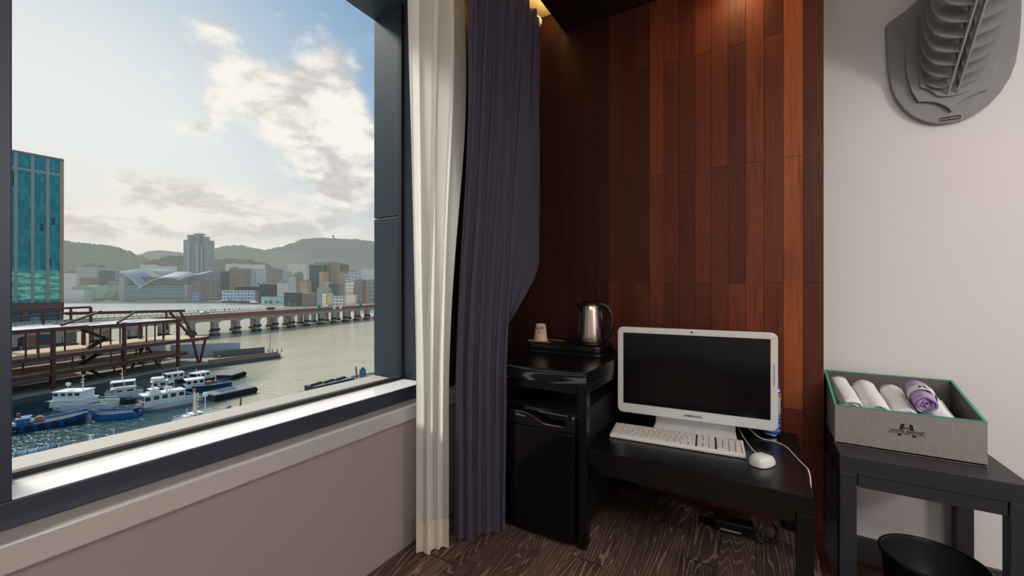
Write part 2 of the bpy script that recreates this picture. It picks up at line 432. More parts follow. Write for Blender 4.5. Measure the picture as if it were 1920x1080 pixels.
curt = shifted(curtain_grid(MB(), LOW_N, HIGH_N, 0.012, ROD_Z-0.20, 0.60, 1.75, 9, 0.017, 0.026, 260, 50, 0.0, 8, narrow=True)).build('cloth', NAVY, nv, True)
shifted(curtain_grid(MB(), HIGH_N, HIGH_N, ROD_Z-0.205, ROD_Z-0.028, 5, 6, 9, 0.026, 0.016, 260, 10, 0.0, 8)).build('pleated_heading', NAVY, nv, True)
rod = thing('curtain_rod', 'white curtain rod with ornate end in the ceiling recess', 'curtain rod', (-0.975, 1.4, ROD_Z))
IVORY = mat('ivory_lacquer', (232, 222, 206), 0.35)
MB().cyl((0, -2.6, 0), (0, 0.415, 0), 0.011, seg=14).build('pole', IVORY, rod, True)
F = MB(); F.lathe([(0.011,0),(0.020,0.004),(0.022,0.010),(0.014,0.018),(0.018,0.026),(0.025,0.036),(0.027,0.046),(0.024,0.058),(0.016,0.068),(0.008,0.074),(0,0.077)], seg=20)
bmesh.ops.rotate(F.bm, verts=F.bm.verts[:], cent=(0, 0, 0), matrix=Matrix.Rotation(-PI/2, 3, 'X'))
for k in range(8):
    a = k*PI/4; F.tube([(0.02*math.cos(a+q*0.5), 0.026+q*0.045, 0.02*math.sin(a+q*0.5)) for q in (0, 0.33, 0.66, 0.9)], [0.004, 0.006, 0.006, 0.003], 6)
bmesh.ops.translate(F.bm, verts=F.bm.verts[:], vec=(0, 0.415, 0)); F.build('finial', IVORY, rod, True)
for y in (0.355, -1.3):
    b = MB(); b.box(-0.012, y-0.02, 0.079, 0.012, y+0.02, 0.084); b.bar((0, y, 0.08), (0, y, 0.0), 0.010, 0.018); b.tube([(0.013*math.cos(t), y, 0.013*math.sin(t)) for t in [q*2*PI/12 for q in range(13)]], 0.004, 6)
    b.build('bracket', IVORY, rod, bevel=0.001)
for k in range(9):
    y = -0.10 + k*0.056
    MB().tube([(0.016*math.cos(t), y, 0.016*math.sin(t)-0.004) for t in [q*2*PI/14 for q in range(15)]], 0.0028, 6).build('ring', IVORY, rod, True)

# ------------------------------------------------------------------ black counter with the fridge underneath
def frame_table(name, label, cat, x0, x1, y0, y1, z, th, apron, leg, topmat, legmat, edge=None, foot=True, zb=0.0, inset=0.0, skip=()):
    t = thing(name, label, cat, ((x0+x1)/2, (y0+y1)/2, zb))
    w, d, h = (x1-x0)/2, (y1-y0)/2, z-zb
    MB().box(-w, -d, h-th, w, d, h).build('tabletop', topmat, t, bevel=0.0018)
    if edge: MB().box(-w+0.001, -d-0.0012, h-th+0.002, w-0.001, -d, h-0.002).build('front_edge', edge, t)
    for sx in (-1, 1):
        for sy in (-1, 1):
            if (sx, sy) in skip: continue
            cx, cy = sx*(w-leg/2-inset), sy*(d-leg/2-inset)
            L = MB().box(cx-leg/2, cy-leg/2, 0.012 if foot else 0, cx+leg/2, cy+leg/2, h-th).build('leg', legmat, t, bevel=0.0025)
            if foot: MB().cyl((cx, cy, 0), (cx, cy, 0.013), 0.016, seg=16).build('foot', BLACK_P, L, bevel=0.002)
    e = inset + 0.003
    for a in ((-w+e+leg, -d+e, w-e-leg, -d+e+leg*0.7), (-w+e+leg, d-e-leg*0.7, w-e-leg, d-e)):
        MB().box(a[0], a[1], h-th-apron, a[2], a[3], h-th).build('apron', legmat, t, bevel=0.001)
    for sx in (-1, 1):
        cx = sx*(w-leg*0.35-e)
        MB().box(cx-leg*0.35, -d+leg+e, h-th-apron, cx+leg*0.35, d-leg-e, h-th).build('apron', legmat, t, bevel=0.001)
    return t
CT = 0.644
counter = frame_table('counter_table', 'tall black wood side counter holding the kettle tray above the fridge', 'counter', -0.972, -0.520, 1.378, 1.952, CT, 0.053, 0.030, 0.036, BLACKWOOD, BLACKWOOD, CERUSED)

fr = thing('mini_fridge', 'small black minibar fridge under the tall counter', 'fridge', (-0.745, 1.62, 0.0))
FW, FH = 0.186, 0.478
MB().box(-FW, -0.215, 0.02, FW, 0.22, FH).build('cabinet', BLACK_MT, fr, bevel=0.006)
dr = MB(); dr.box(-FW, -0.262, 0.022, FW, -0.219, 0.420); door = dr.build('door', BLACK_G, fr, bevel=0.006, segs=3)
# header of the door with a scooped grip
hd = MB()
prof = [(-FW, 0.422), (FW, 0.422), (FW, FH), (0.10, FH), (0.125, FH-0.004), (0.118, FH-0.036), (0.012, FH-0.036), (-0.062, FH-0.008), (-0.10, FH-0.002), (-FW, FH-0.002)]
prof = [(-FW, 0.422), (FW, 0.422), (FW, FH-0.004), (0.152, FH-0.004), (0.148, FH-0.034), (0.138, FH-0.038), (0.066, FH-0.038), (0.004, FH-0.012), (-0.022, FH-0.006), (-FW, FH-0.006)]
hd.prism(prof, -0.262, -0.232, lambda u, v, d: (u, d, v)); hh = hd.build('door_header', BLACK_P, door, bevel=0.0015)
MB().box(-FW, -0.232, 0.422, FW, -0.219, FH-0.002).build('door_back', BLACK_G, door)
g = MB(); g.bar((0.066, -0.2625, FH-0.0375), (0.140, -0.2625, FH-0.0375), 0.003, 0.004); g.bar((0.004, -0.2625, FH-0.0115), (0.066, -0.2625, FH-0.0375), 0.002); g.bar((-FW+0.006, -0.2625, FH-0.0065), (-0.022, -0.2625, FH-0.0065), 0.002)
g.bar((-0.022, -0.2625, FH-0.0065), (0.004, -0.2625, FH-0.0115), 0.0016); g.bar((0.02, -0.2335, FH-0.004), (0.150, -0.2335, FH-0.004), 0.002, 0.003); g.build('grip_trim', CHROME, hh)
MB().bar((-FW+0.01, -0.2185, FH+0.001), (FW-0.006, -0.2185, FH+0.001), 0.002).build('top_trim', CHROME, fr)
MB().cyl((FW-0.012, -0.245, FH-0.004), (FW-0.012, -0.245, FH+0.003), 0.007, seg=16).build('hinge', CHROME, fr)
MB().bar((FW+0.0002, -0.262, 0.03), (FW+0.0002, -0.262, 0.42), 0.0016).build('door_trim', mat('dark_chrome', (60, 62, 66), 0.3, 0.9), door)
text('brand_lettering', 'WINtech', 0.0125, mat('silver_print', (190, 194, 198), 0.4, 0.3), hh, facing((-0.036, -0.2626, FH-0.021)), 0.0002)
for sx in (-1, 1):
    for sy in (-1, 1): MB().cyl((sx*(FW-0.03), sy*0.18, 0), (sx*(FW-0.03), sy*0.18, 0.022), 0.015, seg=14).build('foot', BLACK_P, fr)

# kettle tray, kettle, cup, sticks
ty0, ty1, tx0, tx1 = 1.700, 1.925, -0.962, -0.578
tr = thing('kettle_tray', 'black serving tray with raised kettle plinth on the tall counter', 'tray', ((tx0+tx1)/2, (ty0+ty1)/2, CT))
fnz = lambda u, v, d: (u, v, d)
MB().prism(rrect(tx1-tx0, ty1-ty0, 0.03), 0.0, 0.012, fnz).build('base', BLACK_P, tr, bevel=0.003)
MB().prism(rrect(tx1-tx0-0.012, ty1-ty0-0.012, 0.028), 0.015, 0.046, fnz).build('plinth', BLACK_P, tr, bevel=0.008, segs=3)
MB().prism(rrect(tx1-tx0-0.03, ty1-ty0-0.03, 0.022), 0.010, 0.016, fnz).build('groove', BLACK_MT, tr)
TT = CT + 0.046
kt = thing('electric_kettle', 'brushed steel electric kettle with black handle on its tray', 'kettle', (-0.655, 1.775, TT), math.radians(18))
MB().lathe([(0,0),(0.058,0),(0.063,0.004),(0.063,0.010),(0.058,0.014),(0,0.014)]).build('power_base', BLACK_P, kt, True)
pr = [(0, 0.015), (0.056, 0.015), (0.0575, 0.020), (0.054, 0.06), (0.0495, 0.11), (0.0455, 0.155), (0.043, 0.178), (0.041, 0.181), (0, 0.181)]
MB().lathe(pr, seg=56).build('body', STEEL, kt, True)
sp = MB(); a0, a1 = math.radians(137), math.radians(237)
sp.lathe([(0.0565, 0.016), (0.0588, 0.022), (0.0556, 0.06), (0.051, 0.11), (0.0470, 0.155), (0.0450, 0.182), (0.040, 0.184)], seg=24, a0=a0, a1=a1)
s1 = sp.build('front_panel', BLACK_P, kt, True, solid=0.002)
MB().grid(14, 6, lambda i, j: Vector(((-0.040-0.030*j*(1-abs(2*i-1)**1.5)), (i-0.5)*2*(0.036*(1-0.55*j)), 0.158+0.030*j+0.004*(1-abs(2*i-1))))).build('spout', BLACK_P, kt, True, solid=0.003)
MB().lathe([(0.0435,0.180),(0.044,0.186),(0.036,0.194),(0.014,0.199),(0,0.200)]).build('lid', BLACK_P, kt, True)
ang = math.radians(215)
gz = [(0.0, 0.058), (0.7, 0.056), (1, 0.066), (1, 0.10), (0.75, 0.140), (0.2, 0.150), (-0.35, 0.150), (-0.5, 0.14), (-0.5, 0.08), (-0.4, 0.062), (0, 0.058)]
pts = []
for q, z in gz:
    rr_ = 0.0605 - (z-0.02)*0.098; aa = ang + (-q)*0.20; pts.append((rr_*math.cos(aa), rr_*math.sin(aa), z))
MB().tube(pts, 0.0016, 6).build('water_gauge_rim', mat('grey_rim', (120, 124, 126), 0.35), kt, True)
hp = [(0.030, 0, 0.186), (0.052, 0, 0.188), (0.078, 0, 0.176), (0.094, 0, 0.150), (0.101, 0, 0.115), (0.099, 0, 0.075), (0.090, 0, 0.046), (0.076, 0, 0.036), (0.052, 0, 0.024)]
MB().tube(hp, [0.012, 0.012, 0.0115, 0.010, 0.009, 0.009, 0.0095, 0.009, 0.008], 12).build('handle', BLACK_P, kt, True, subd=1)
MB().tube([(0.046, 0, 0.178), (0.052, 0, 0.12), (0.056, 0, 0.03)], [0.010, 0.010, 0.008], 10).build('handle_spine', BLACK_P, kt, True)
cup = thing('paper_cup', 'printed beige paper cup upturned on the kettle tray', 'cup', (-0.893, 1.745, TT))
CUPM = mat('beige_cup_card', (206, 178, 158), 0.7, var=0.05)
MB().lathe([(0.0335, 0.0), (0.0350, 0.002), (0.0350, 0.006), (0.0332, 0.009), (0.0245, 0.085), (0.0235, 0.087), (0.0228, 0.083), (0, 0.083)], seg=36).build('cup_wall', CUPM, cup, True)
MB().tube([(0.0342*math.cos(q*2*PI/32), 0.0342*math.sin(q*2*PI/32), 0.004) for q in range(33)], 0.0024, 8).build('rolled_rim', CUPM, cup, True)
pd = MB(); r2 = random.Random(4)
for k in range(70):
    z = 0.040+0.036*(1-r2.random()**1.6); a = math.radians(r2.uniform(-150, -20)); rr_ = 0.0332-(z-0.009)*0.1145+0.0003
    if k < 34: z = r2.choice((0.064, 0.068, 0.072)); rr_ = 0.0332-(z-0.009)*0.1145+0.0003
    s_ = r2.uniform(0.001, 0.0024); mt = Matrix.Translation((rr_*math.cos(a), rr_*math.sin(a), z)) @ Matrix.Rotation(a, 4, 'Z')
    pd.box(-0.0003, -s_, -s_*0.8, 0.0003, s_, s_*0.8, mt)
pd.build('printed_pattern', INK, cup)
STICKM = mat('kraft_stick', (178, 128, 84), 0.55, scale=60); GOLD = mat('gold_foil', (214, 168, 74), 0.32, 0.7, var=0.3, scale=90)
def stick(label, x, y, rz, l, w, m, band=None, z=TT):
    s_ = thing('coffee_stick', label, 'coffee stick', (x, y, z), rz)
    def f(i, j):
        e = 1.0 if 0.04 < i < 0.96 else 0.35
        return Vector(((i-0.5)*l, (math.cos(2*PI*j))*w/2, 0.0042 + 0.0040*e*math.sin(2*PI*j)))
    MB().grid(24, 12, f).build('packet', m, s_, True)
    if band: MB().grid(4, 12, lambda i, j: Vector((l*(0.22+0.22*i), math.cos(2*PI*j)*(w/2+0.0004), 0.0044+0.0045*math.sin(2*PI*j)))).build('foil_band', band, s_, True)
stick('brown coffee stick lying across the tray front', -0.885, 1.712, math.radians(-6), 0.125, 0.016, STICKM, GOLD)
stick('tan coffee stick angled toward the curtain', -0.934, 1.737, math.radians(-38), 0.050, 0.020, mat('tan_stick', (196, 142, 106), 0.55), None)
stick('slim gold coffee stick behind the cup', -0.845, 1.800, math.radians(-2), 0.11, 0.014, GOLD, None)

# ------------------------------------------------------------------ low desk and computer
DT = 0.372
desk = frame_table('low_desk', 'low black wooden desk under the computer screen', 'desk', -0.519, 0.138, 1.381, 1.952, DT, 0.053, 0.030, 0.040, BLACKWOOD, BLACKWOOD, None, foot=False, skip=((-1, -1),))
RZ = math.radians(5.3)
ca, sa = math.cos(RZ), math.sin(RZ)
mon = thing('desktop_computer', 'white all-in-one computer with a dark switched-off screen', 'computer', (-0.222, 1.775, DT), RZ)
MW, MH, MZ = 0.585, 0.366, 0.045
fy = lambda u, v, d: (u, d, v)
oc = rrect(MW, MH, 0.022, 6, 0, MZ+MH/2)
sw, sh_ = MW-0.044, MH-0.060
ic = rrect(sw, sh_, 0.002, 6, 0, MZ+0.038+sh_/2)
MB().ring(oc, ic, -0.018, 0.004, fy).build('bezel', WHITE_P, mon, bevel=0.003)
MB().prism(rrect(MW-0.004, MH-0.004, 0.022, 6, 0, MZ+MH/2), 0.003, 0.032, fy).build('back_shell', WHITE_P, mon, bevel=0.010, segs=3)
MB().prism(ic, -0.0135, 0.002, fy).build('screen', BLACK_G, mon)
MB().ring(rrect(sw+0.002, sh_+0.002, 0.003, 6, 0, MZ+0.038+sh_/2), rrect(sw-0.003, sh_-0.003, 0.002, 6, 0, MZ+0.038+sh_/2), -0.0185, -0.0130, fy).build('screen_edge', WHITE_P, mon)
text('brand_lettering', 'SAMSUNG', 0.0115, INK, mon, facing((0.005, -0.0185, MZ+0.0185)), 0.0002, 1.25, bold=0.0002)
MB().cyl((0, -0.0187, MZ+MH-0.011), (0, -0.0175, MZ+MH-0.011), 0.0036, seg=16).build('webcam', BLACK_G, mon)
for dx in (-0.013, 0.010): MB().cyl((dx, -0.0187, MZ+MH-0.011), (dx, -0.0175, MZ+MH-0.011), 0.0011, seg=10).build('microphone', INK, mon)
for z in (MZ+0.265, MZ+0.213): MB().box(-MW/2+0.013, -0.0196, z, -MW/2+0.017, -0.0175, z+0.002).build('side_mark', INK, mon)
MB().tube([(MW/2-0.011, -0.0196, MZ+0.17), (MW/2-0.011, -0.0196, MZ+0.25)], 0.0012, 6).build('side_button', mat('pale_grey_plastic', (190, 190, 190), 0.4), mon)
for k in range(4): MB().cyl((0.205+k*0.013, -0.0196, MZ+0.019), (0.205+k*0.013, -0.0175, MZ+0.019), 0.0013, seg=8).build('touch_mark', mat('pale_grey_plastic', (190, 190, 190), 0.4), mon)
st = MB(); st.prism([(-0.142, 0.0), (0.158, 0.0), (0.158, 0.12), (-0.142, 0.12)], 0.030, 0.042, fy); st.build('neck', WHITE_P, mon, bevel=0.003)
MB().prism(rrect(0.300, 0.115, 0.012, 5, 0.008, -0.005), 0.0, 0.009, fnz).build('foot_plate', WHITE_P, mon, bevel=0.003)
# keyboard
kb = thing('keyboard', 'white full-size keyboard lying before the screen', 'keyboard', (-0.262, 1.614, DT), math.radians(5.3))
KW, KD = 0.458, 0.128
side = [(-KD/2, 0.001), (KD/2, 0.001), (KD/2, 0.021), (KD/2-0.01, 0.022), (-KD/2+0.006, 0.014), (-KD/2, 0.011)]
MB().prism(side, -KW/2, KW/2, lambda u, v, d: (d, u, v)).build('case', WHITE_P, kb, bevel=0.003)
ks = MB(); pit = 0.0192; x0 = -KW/2+0.009
MB().prism([(-KD/2+0.012, 0.0138), (KD/2-0.012, 0.0214), (KD/2-0.012, 0.0220), (-KD/2+0.012, 0.0146)], -KW/2+0.008, KW/2-0.008, lambda u, v, d: (d, u, v)).build('key_well', BLACK_MT, kb)
def key(x, y, w, d=0.0172):
    z = 0.0142 + (y+KD/2)/KD*0.0085
    vs = [ks.bm.verts.new(c) for c in [(x,y,z),(x+w,y,z),(x+w,y+d,z+d*0.066),(x,y+d,z+d*0.066),
                                       (x+0.001,y+0.001,z+0.0042),(x+w-0.001,y+0.001,z+0.0042),(x+w-0.001,y+d-0.0008,z+0.0042+d*0.066),(x+0.001,y+d-0.0008,z+0.0042+d*0.066)]]
    for f in [(3,2,1,0),(4,5,6,7),(0,1,5,4),(1,2,6,5),(2,3,7,6),(3,0,4,7)]: ks.bm.faces.new([vs[i] for i in f])
rows = [[1.35,1.35,1.35,1.7,1.35,1,1,1.35,1.35,1.35][:0] or [4.6/3.4,1.2,1.2,5.6,1.2,1,1.2,1.15][:8], [2.25]+[1]*10+[2.75], [1.75]+[1]*11+[2.25], [1.5]+[1]*12+[1.5], [1]*13+[2], [1]*15]
ypos = [-KD/2+0.010+i*0.0178 for i in range(6)]
MAIN = 15*0.0196
for i, rw in enumerate(rows):
    tot = sum(rw); x = x0
    for w in rw:
        ww = w/tot*MAIN; key(x, ypos[i], ww-0.0013, 0.0165 if i < 5 else 0.0130); x += ww
nx = x0+MAIN+0.0045
for i in (0,): 
    for c in range(3): key(nx+c*0.0196, ypos[0], 0.0183, 0.0165)
key(nx+0.0196, ypos[1], 0.0183, 0.0165)
for i in (3, 4, 5):
    for c in range(3): key(nx+c*0.0196, ypos[i], 0.0183, 0.0165 if i < 5 else 0.013)
qx = nx+3*0.0196+0.0045
key(qx, ypos[0], 0.0379, 0.0165); key(qx+2*0.0196, ypos[0], 0.0183, 0.0165)
for i in (1, 2, 3, 4):
    for c in range(4 if i in (4,) else 3): key(qx+c*0.0196, ypos[i], 0.0183, 0.0165)
key(qx+3*0.0196, ypos[0], 0.0183, 0.0343); key(qx+3*0.0196, ypos[2], 0.0183, 0.0343)
ks.build('keys', KEY_M, kb)
bp = MB(); bp.box(nx, ypos[2], 0.0186, nx+3*0.0196-0.002, ypos[3]-0.0015, 0.0222)
for q in (0, 2): bp.box(nx+q*0.0196, ypos[1], 0.0172, nx+(q+1)*0.0196-0.0013, ypos[2]-0.001, 0.0208)
bp.build('blank_panel', KEY_M, kb)
MB().box(qx, ypos[5], 0.0196, qx+4*0.0196-0.001, ypos[5]+0.013, 0.0245).build('status_panel', KEY_M, kb)
leg_ = MB(); r3 = random.Random(9)
for i in range(6):
    n = 15 if i else 7
    for c in range(n):
        if i == 0 and c in (3, 4): continue
        x = x0+(c+0.35)*MAIN/n+r3.uniform(0, 0.002); y = ypos[i]+0.009; z = 0.0142+(y+KD/2)/KD*0.0085+0.0044
        leg_.box(x, y, z, x+r3.uniform(0.0025, 0.0045), y+0.0028, z+0.0003)
for i in range(5):
    for c in range(3):
        x = qx+(c+0.3)*0.0196; y = ypos[i]+0.009; z = 0.0142+(y+KD/2)/KD*0.0085+0.0044; leg_.box(x, y, z, x+0.003, y+0.0028, z+0.0003)
leg_.build('key_print', INK, kb)
text('brand_lettering', 'SAMSUNG', 0.0055, INK, kb, Matrix.Translation((qx+0.050, ypos[5]+0.008, 0.0247)), 0.0002, 1.2, bold=0.0001)
# mouse
ms = thing('computer_mouse', 'white computer mouse beside the keyboard end', 'mouse', (0.018, 1.560, DT), math.radians(-28))
def mouse_f(i, j):
    a = 2*PI*i; ph = j*PI/2
    ce = lambda v, e: math.copysign(abs(v)**e, v)
    rx, ry = 0.031, 0.047
    c_ = math.cos(ph)**0.55 if math.cos(ph) > 1e-6 else 0
    x = rx*ce(math.cos(a), 0.75)*c_; y = ry*ce(math.sin(a), 0.75)*c_
    return Vector((x, y, 0.002 + 0.031*math.sin(ph)**0.9*(1-0.18*(y/ry))))
MB().grid(48, 16, mouse_f, True).build('shell', WHITE_P, ms, True)
MB().prism([(0.029*math.cos(q*2*PI/40)*1.0, 0.045*math.sin(q*2*PI/40)) for q in range(40)], 0.0, 0.004, fnz).build('sole', mat('grey_sole', (150, 148, 146), 0.5), ms)
for dx in (-1, 1):
    MB().tube([(dx*0.0225*math.sqrt(max(0, 1-(y/0.05)**2)), y, 0.0255*(1-0.18*y/0.047)-abs(y)*0.09) for y in [(-0.026+q*0.004) for q in range(14)]], 0.0005, 5).build('side_groove', mat('pale_groove', (176, 172, 168), 0.5), ms)
text('brand_lettering', 'SAMSUNG', 0.0062, mat('grey_print', (96, 96, 98), 0.5), ms, Matrix.Translation((0, 0.016, 0.0312)) @ Matrix.Rotation(math.radians(-12), 4, 'X'), 0.0004, 1.2)
def cable(name, label, pts, r, m, cat='cable', n=10):
    # smooth curve through the points
    P = [Vector(p) for p in pts]; out = []
    for i in range(len(P)-1):
        a, b, c, d = P[max(0, i-1)], P[i], P[i+1], P[min(len(P)-1, i+2)]
        for k in range(n):
            t = k/n; out.append(0.5*((2*b)+(c-a)*t+(2*a-5*b+4*c-d)*t*t+(3*b-a-3*c+d)*t**3))
    out.append(P[-1])
    o = MB().tube(out, r, 8).build(name, m, None, True)
    return tag(o, label, cat)
CORDM = mat('white_cord', (232, 230, 228), 0.4); GREYC = mat('grey_cord', (150, 148, 150), 0.45); BLKC = mat('black_cord', (14, 14, 15), 0.5)
z = DT+0.0022
cable('mouse_cable', 'white mouse cord trailing behind the mouse', [(-0.075, 1.90, z+0.03), (-0.045, 1.82, z), (-0.025, 1.73, z), (-0.005, 1.66, z), (0.014, 1.625, z), (0.028, 1.600, z+0.008), (0.030, 1.590, z+0.009)], 0.0019, CORDM)
z = DT+0.0036
cable('computer_cable', 'white cord from the screen hanging over the desk end', [(-0.06, 1.87, z+0.05), (-0.02, 1.84, z+0.02), (0.015, 1.815, z), (0.055, 1.80, z), (0.092, 1.765, z), (0.110, 1.70, z), (0.129, 1.625, z), (0.1385, 1.588, z+0.001), (0.1430, 1.570, z-0.004), (0.1455, 1.545, z-0.035), (0.144, 1.53, 0.20), (0.142, 1.52, 0.06), (0.150, 1.53, 0.006)], 0.0021, CORDM)
cable('loop_cable', 'thin grey cable loop drooping under the desk', [(-0.44, 1.60, 0.315), (-0.415, 1.59, 0.29), (-0.385, 1.58, 0.262), (-0.352, 1.575, 0.243), (-0.325, 1.575, 0.252), (-0.312, 1.58, 0.275), (-0.312, 1.60, 0.315)], 0.0016, GREYC)
# spray can
can = thing('spray_can', 'blue aerosol can standing behind the screen corner', 'spray can', (0.050, 1.888, DT))
CANB = mat('blue_can_print', (36, 78, 176), 0.3, 0.2, var=0.1)
MB().lathe([(0,0.001),(0.031,0.001),(0.0335,0.003),(0.0335,0.009),(0.033,0.012)], seg=36).build('base_rim', CHROME, can, True)
MB().lathe([(0.033,0.011),(0.033,0.172),(0.0325,0.176)], seg=36).build('can_body', CANB, can, True)
MB().lathe([(0.0325,0.176),(0.031,0.181),(0.0285,0.187)], seg=36).build('shoulder', mat('can_white', (206, 208, 214), 0.35), can, True)
MB().lathe([(0.0295,0.185),(0.0295,0.190),(0.0275,0.222),(0.0225,0.244),(0.0150,0.254),(0,0.257)], seg=36).build('cap', mat('blue_cap', (38, 66, 158), 0.35), can, True)
lb = MB(); lb.lathe([(0.0332,0.085),(0.0332,0.168)], seg=16, a0=math.radians(-70), a1=math.radians(15)); lb.build('label_panel', mat('can_label', (172, 176, 190), 0.45, var=0.35, scale=160, stretch=(1, 1, 4)), can, True)
lb = MB(); lb.lathe([(0.0334,0.155),(0.0334,0.163)], seg=12, a0=math.radians(-70), a1=math.radians(15)); lb.build('label_stripe', mat('can_orange', (206, 92, 60), 0.45), can, True)
pt = MB()
for row, (z0, hh_) in enumerate([(0.022, 0.010), (0.038, 0.014), (0.060, 0.006), (0.072, 0.009)]):
    a = -150
    while a < 20:
        w = RND.uniform(5, 12); pt.lathe([(0.0333, z0), (0.0333, z0+hh_)], seg=3, a0=math.radians(a), a1=math.radians(a+w)); a += w+RND.uniform(3, 8)
pt.build('printed_lettering', mat('can_print', (150, 182, 226), 0.4), can, True)
# adapter on the floor with its cable
ad = thing('power_adapter', 'black power adapter brick on the floor under the desk', 'adapter', (-0.075, 1.80, 0.0), math.radians(4))
MB().box(-0.068, -0.028, 0, 0.068, 0.028, 0.042).build('brick', BLACK_P, ad, bevel=0.005)
MB().box(-0.045, -0.0288, 0.006, 0.025, -0.0279, 0.014).build('rating_label', mat('pale_label', (150, 152, 160), 0.5), ad)
cable('adapter_cable', 'black cord coiled over the adapter under the desk', [(-0.02, 1.80, 0.046), (0.0, 1.765, 0.030), (0.022, 1.755, 0.006), (0.058, 1.765, 0.005), (0.072, 1.785, 0.02), (0.060, 1.795, 0.05), (0.030, 1.79, 0.056), (0.018, 1.775, 0.03), (0.040, 1.768, 0.014), (0.075, 1.85, 0.006), (0.06, 1.93, 0.004)], 0.0028, BLKC)
pg = thing('cable_plug', 'small white plug at the floor beside the desk leg', 'plug', (0.158, 1.60, 0.0), math.radians(30))
MB().box(-0.008, -0.012, 0, 0.008, 0.012, 0.02).build('plug_body', CORDM, pg, bevel=0.003)
MB().cyl((0, 0.012, 0.01), (0, 0.024, 0.01), 0.003, seg=8).build('plug_pin', CHROME, pg)

# ------------------------------------------------------------------ bench with the towel box
TB = 0.41; FL2 = -0.13
bench = frame_table('side_table', 'charcoal wooden side table carrying the towel box', 'side table', 0.233, 0.648, 1.672, 2.066, TB, 0.056, 0.040, 0.044, TABLEWOOD, TABLEWOOD, None, foot=False, zb=FL2)
LINEN = mat('grey_linen_card', (150, 144, 136), 0.8, var=0.22, scale=420, stretch=(1, 1, 0.12), bump=0.2)
LININ = mat('grey_lining', (104, 98, 94), 0.85, var=0.15, scale=300, bump=0.1)
TEAL = mat('teal_edge_tape', (64, 170, 142), 0.4, var=0.06)
bx = thing('towel_box', 'grey fabric towel box with green edging and printed bridge logo', 'box', (0.418, 1.915, TB))
bw, bd, hf, hb, th = 0.182, 0.130, 0.133, 0.209, 0.006
MB().box(-bw, -bd, 0, bw, bd, 0.006).build('bottom', LINEN, bx)
MB().box(-bw, -bd, 0, bw, -bd+th, hf).build('front_wall', LINEN, bx, bevel=0.0012)
MB().box(-bw, bd-th, 0, bw, bd, hb).build('rear_wall', LININ, bx, bevel=0.0012)
for sx in (-1, 1):
    MB().prism([(-bd+th, 0), (bd-th, 0), (bd-th, hb-0.002), (-bd+th, hf)], sx*bw, sx*(bw-th), lambda u, v, d: (d, u, v)).build('side_wall', LINEN if sx < 0 else LININ, bx)
ed = MB(); e = 0.0028
ed.bar((-bw, -bd+th/2, hf+0.0006), (bw, -bd+th/2, hf+0.0006), th+0.0012, 0.003); ed.bar((-bw, bd-th/2, hb+0.0006), (bw, bd-th/2, hb+0.0006), th+0.0012, 0.003)
for sx in (-1, 1): ed.bar((sx*(bw-th/2), -bd+th/2, hf+0.0006), (sx*(bw-th/2), bd-th/2, hb+0.0006), th+0.0012, 0.003)
ed.build('edging', TEAL, bx)
def logo(parent, cx, y, cz, k, m):
    L = MB()
    f = lambda u, v, d: (cx+u*k, y-d, cz+v*k)
    L.prism([(-16, 9), (-5.5, 9), (-8.0, 31), (-14, 31)][0:0] or [(-17.5, 8), (-8, 8), (-5.5, 27), (-14, 27)], 0, 0.0004, f)
    L.prism([(17.5, 8), (8, 8), (5.5, 27), (14, 27)], 0, 0.0004, f)
    L.prism([(-8, 12.5), (8, 12.5), (7.6, 15.5), (-7.6, 15.5)], 0, 0.0004, f)
    L.prism([(-23, -13), (-13.5, -13), (-12.5, -6.5), (-21.5, -6.5)], 0, 0.0004, f)
    L.prism([(23, -13), (13.5, -13), (12.5, -6.5), (21.5, -6.5)], 0, 0.0004, f)
    for zz, a, b in ((7.0, -46, 46), (-4.2, -46, 46)): L.prism([(a, zz), (b, zz), (b, zz+0.7), (a, zz+0.7)], 0, 0.0004, f)
    for a, b in ((-46, -12.5), (12.5, 46)): L.prism([(a, -6.4), (b, -6.4), (b, -5.8), (a, -5.8)], 0, 0.0004, f)
    L.build('bridge_logo', m, parent)
    text('logo_lettering', 'HOTEL BRIDGE', 9.6*k, m, parent, facing((cx, y-0.0002, cz+1.6*k)), 0.0002, 1.22, bold=0.26*k)
    text('logo_lettering', 'BUSAN', 3.4*k, m, parent, facing((cx, y-0.0002, cz-5.9*k)), 0.0002, 1.3, bold=0.1*k)
logo(bx, 0.002, -bd, 0.070, 0.00100, INK)
TERRY = mat('white_terry', (250, 249, 250), 0.95, var=0.05, scale=700, bump=0.5)
def terry_purple():
    m, t, p = new_mat('lilac_striped_terry')
    co = t.coord(); x, y, z = t.sep(co)
    n = t.noise(t.mapping(co, (1, 260, 1)), 1.0, 4, 0.7); n2 = t.noise(co, 500, 2)
    c = t.mix(t.smooth(n, 0.35, 0.65), lin((150, 108, 192)), lin((222, 204, 232)))
    c = t.mix(t.smooth(n2, 0.55, 0.75, 0, 0.5), c, lin((120, 84, 170)))
    t.put(p.inputs['Base Color'], c); p.inputs['Roughness'].default_value = 0.95; t.put(p.inputs['Normal'], t.bump(n2, 0.6, 0.003)); return m
LILAC = terry_purple()
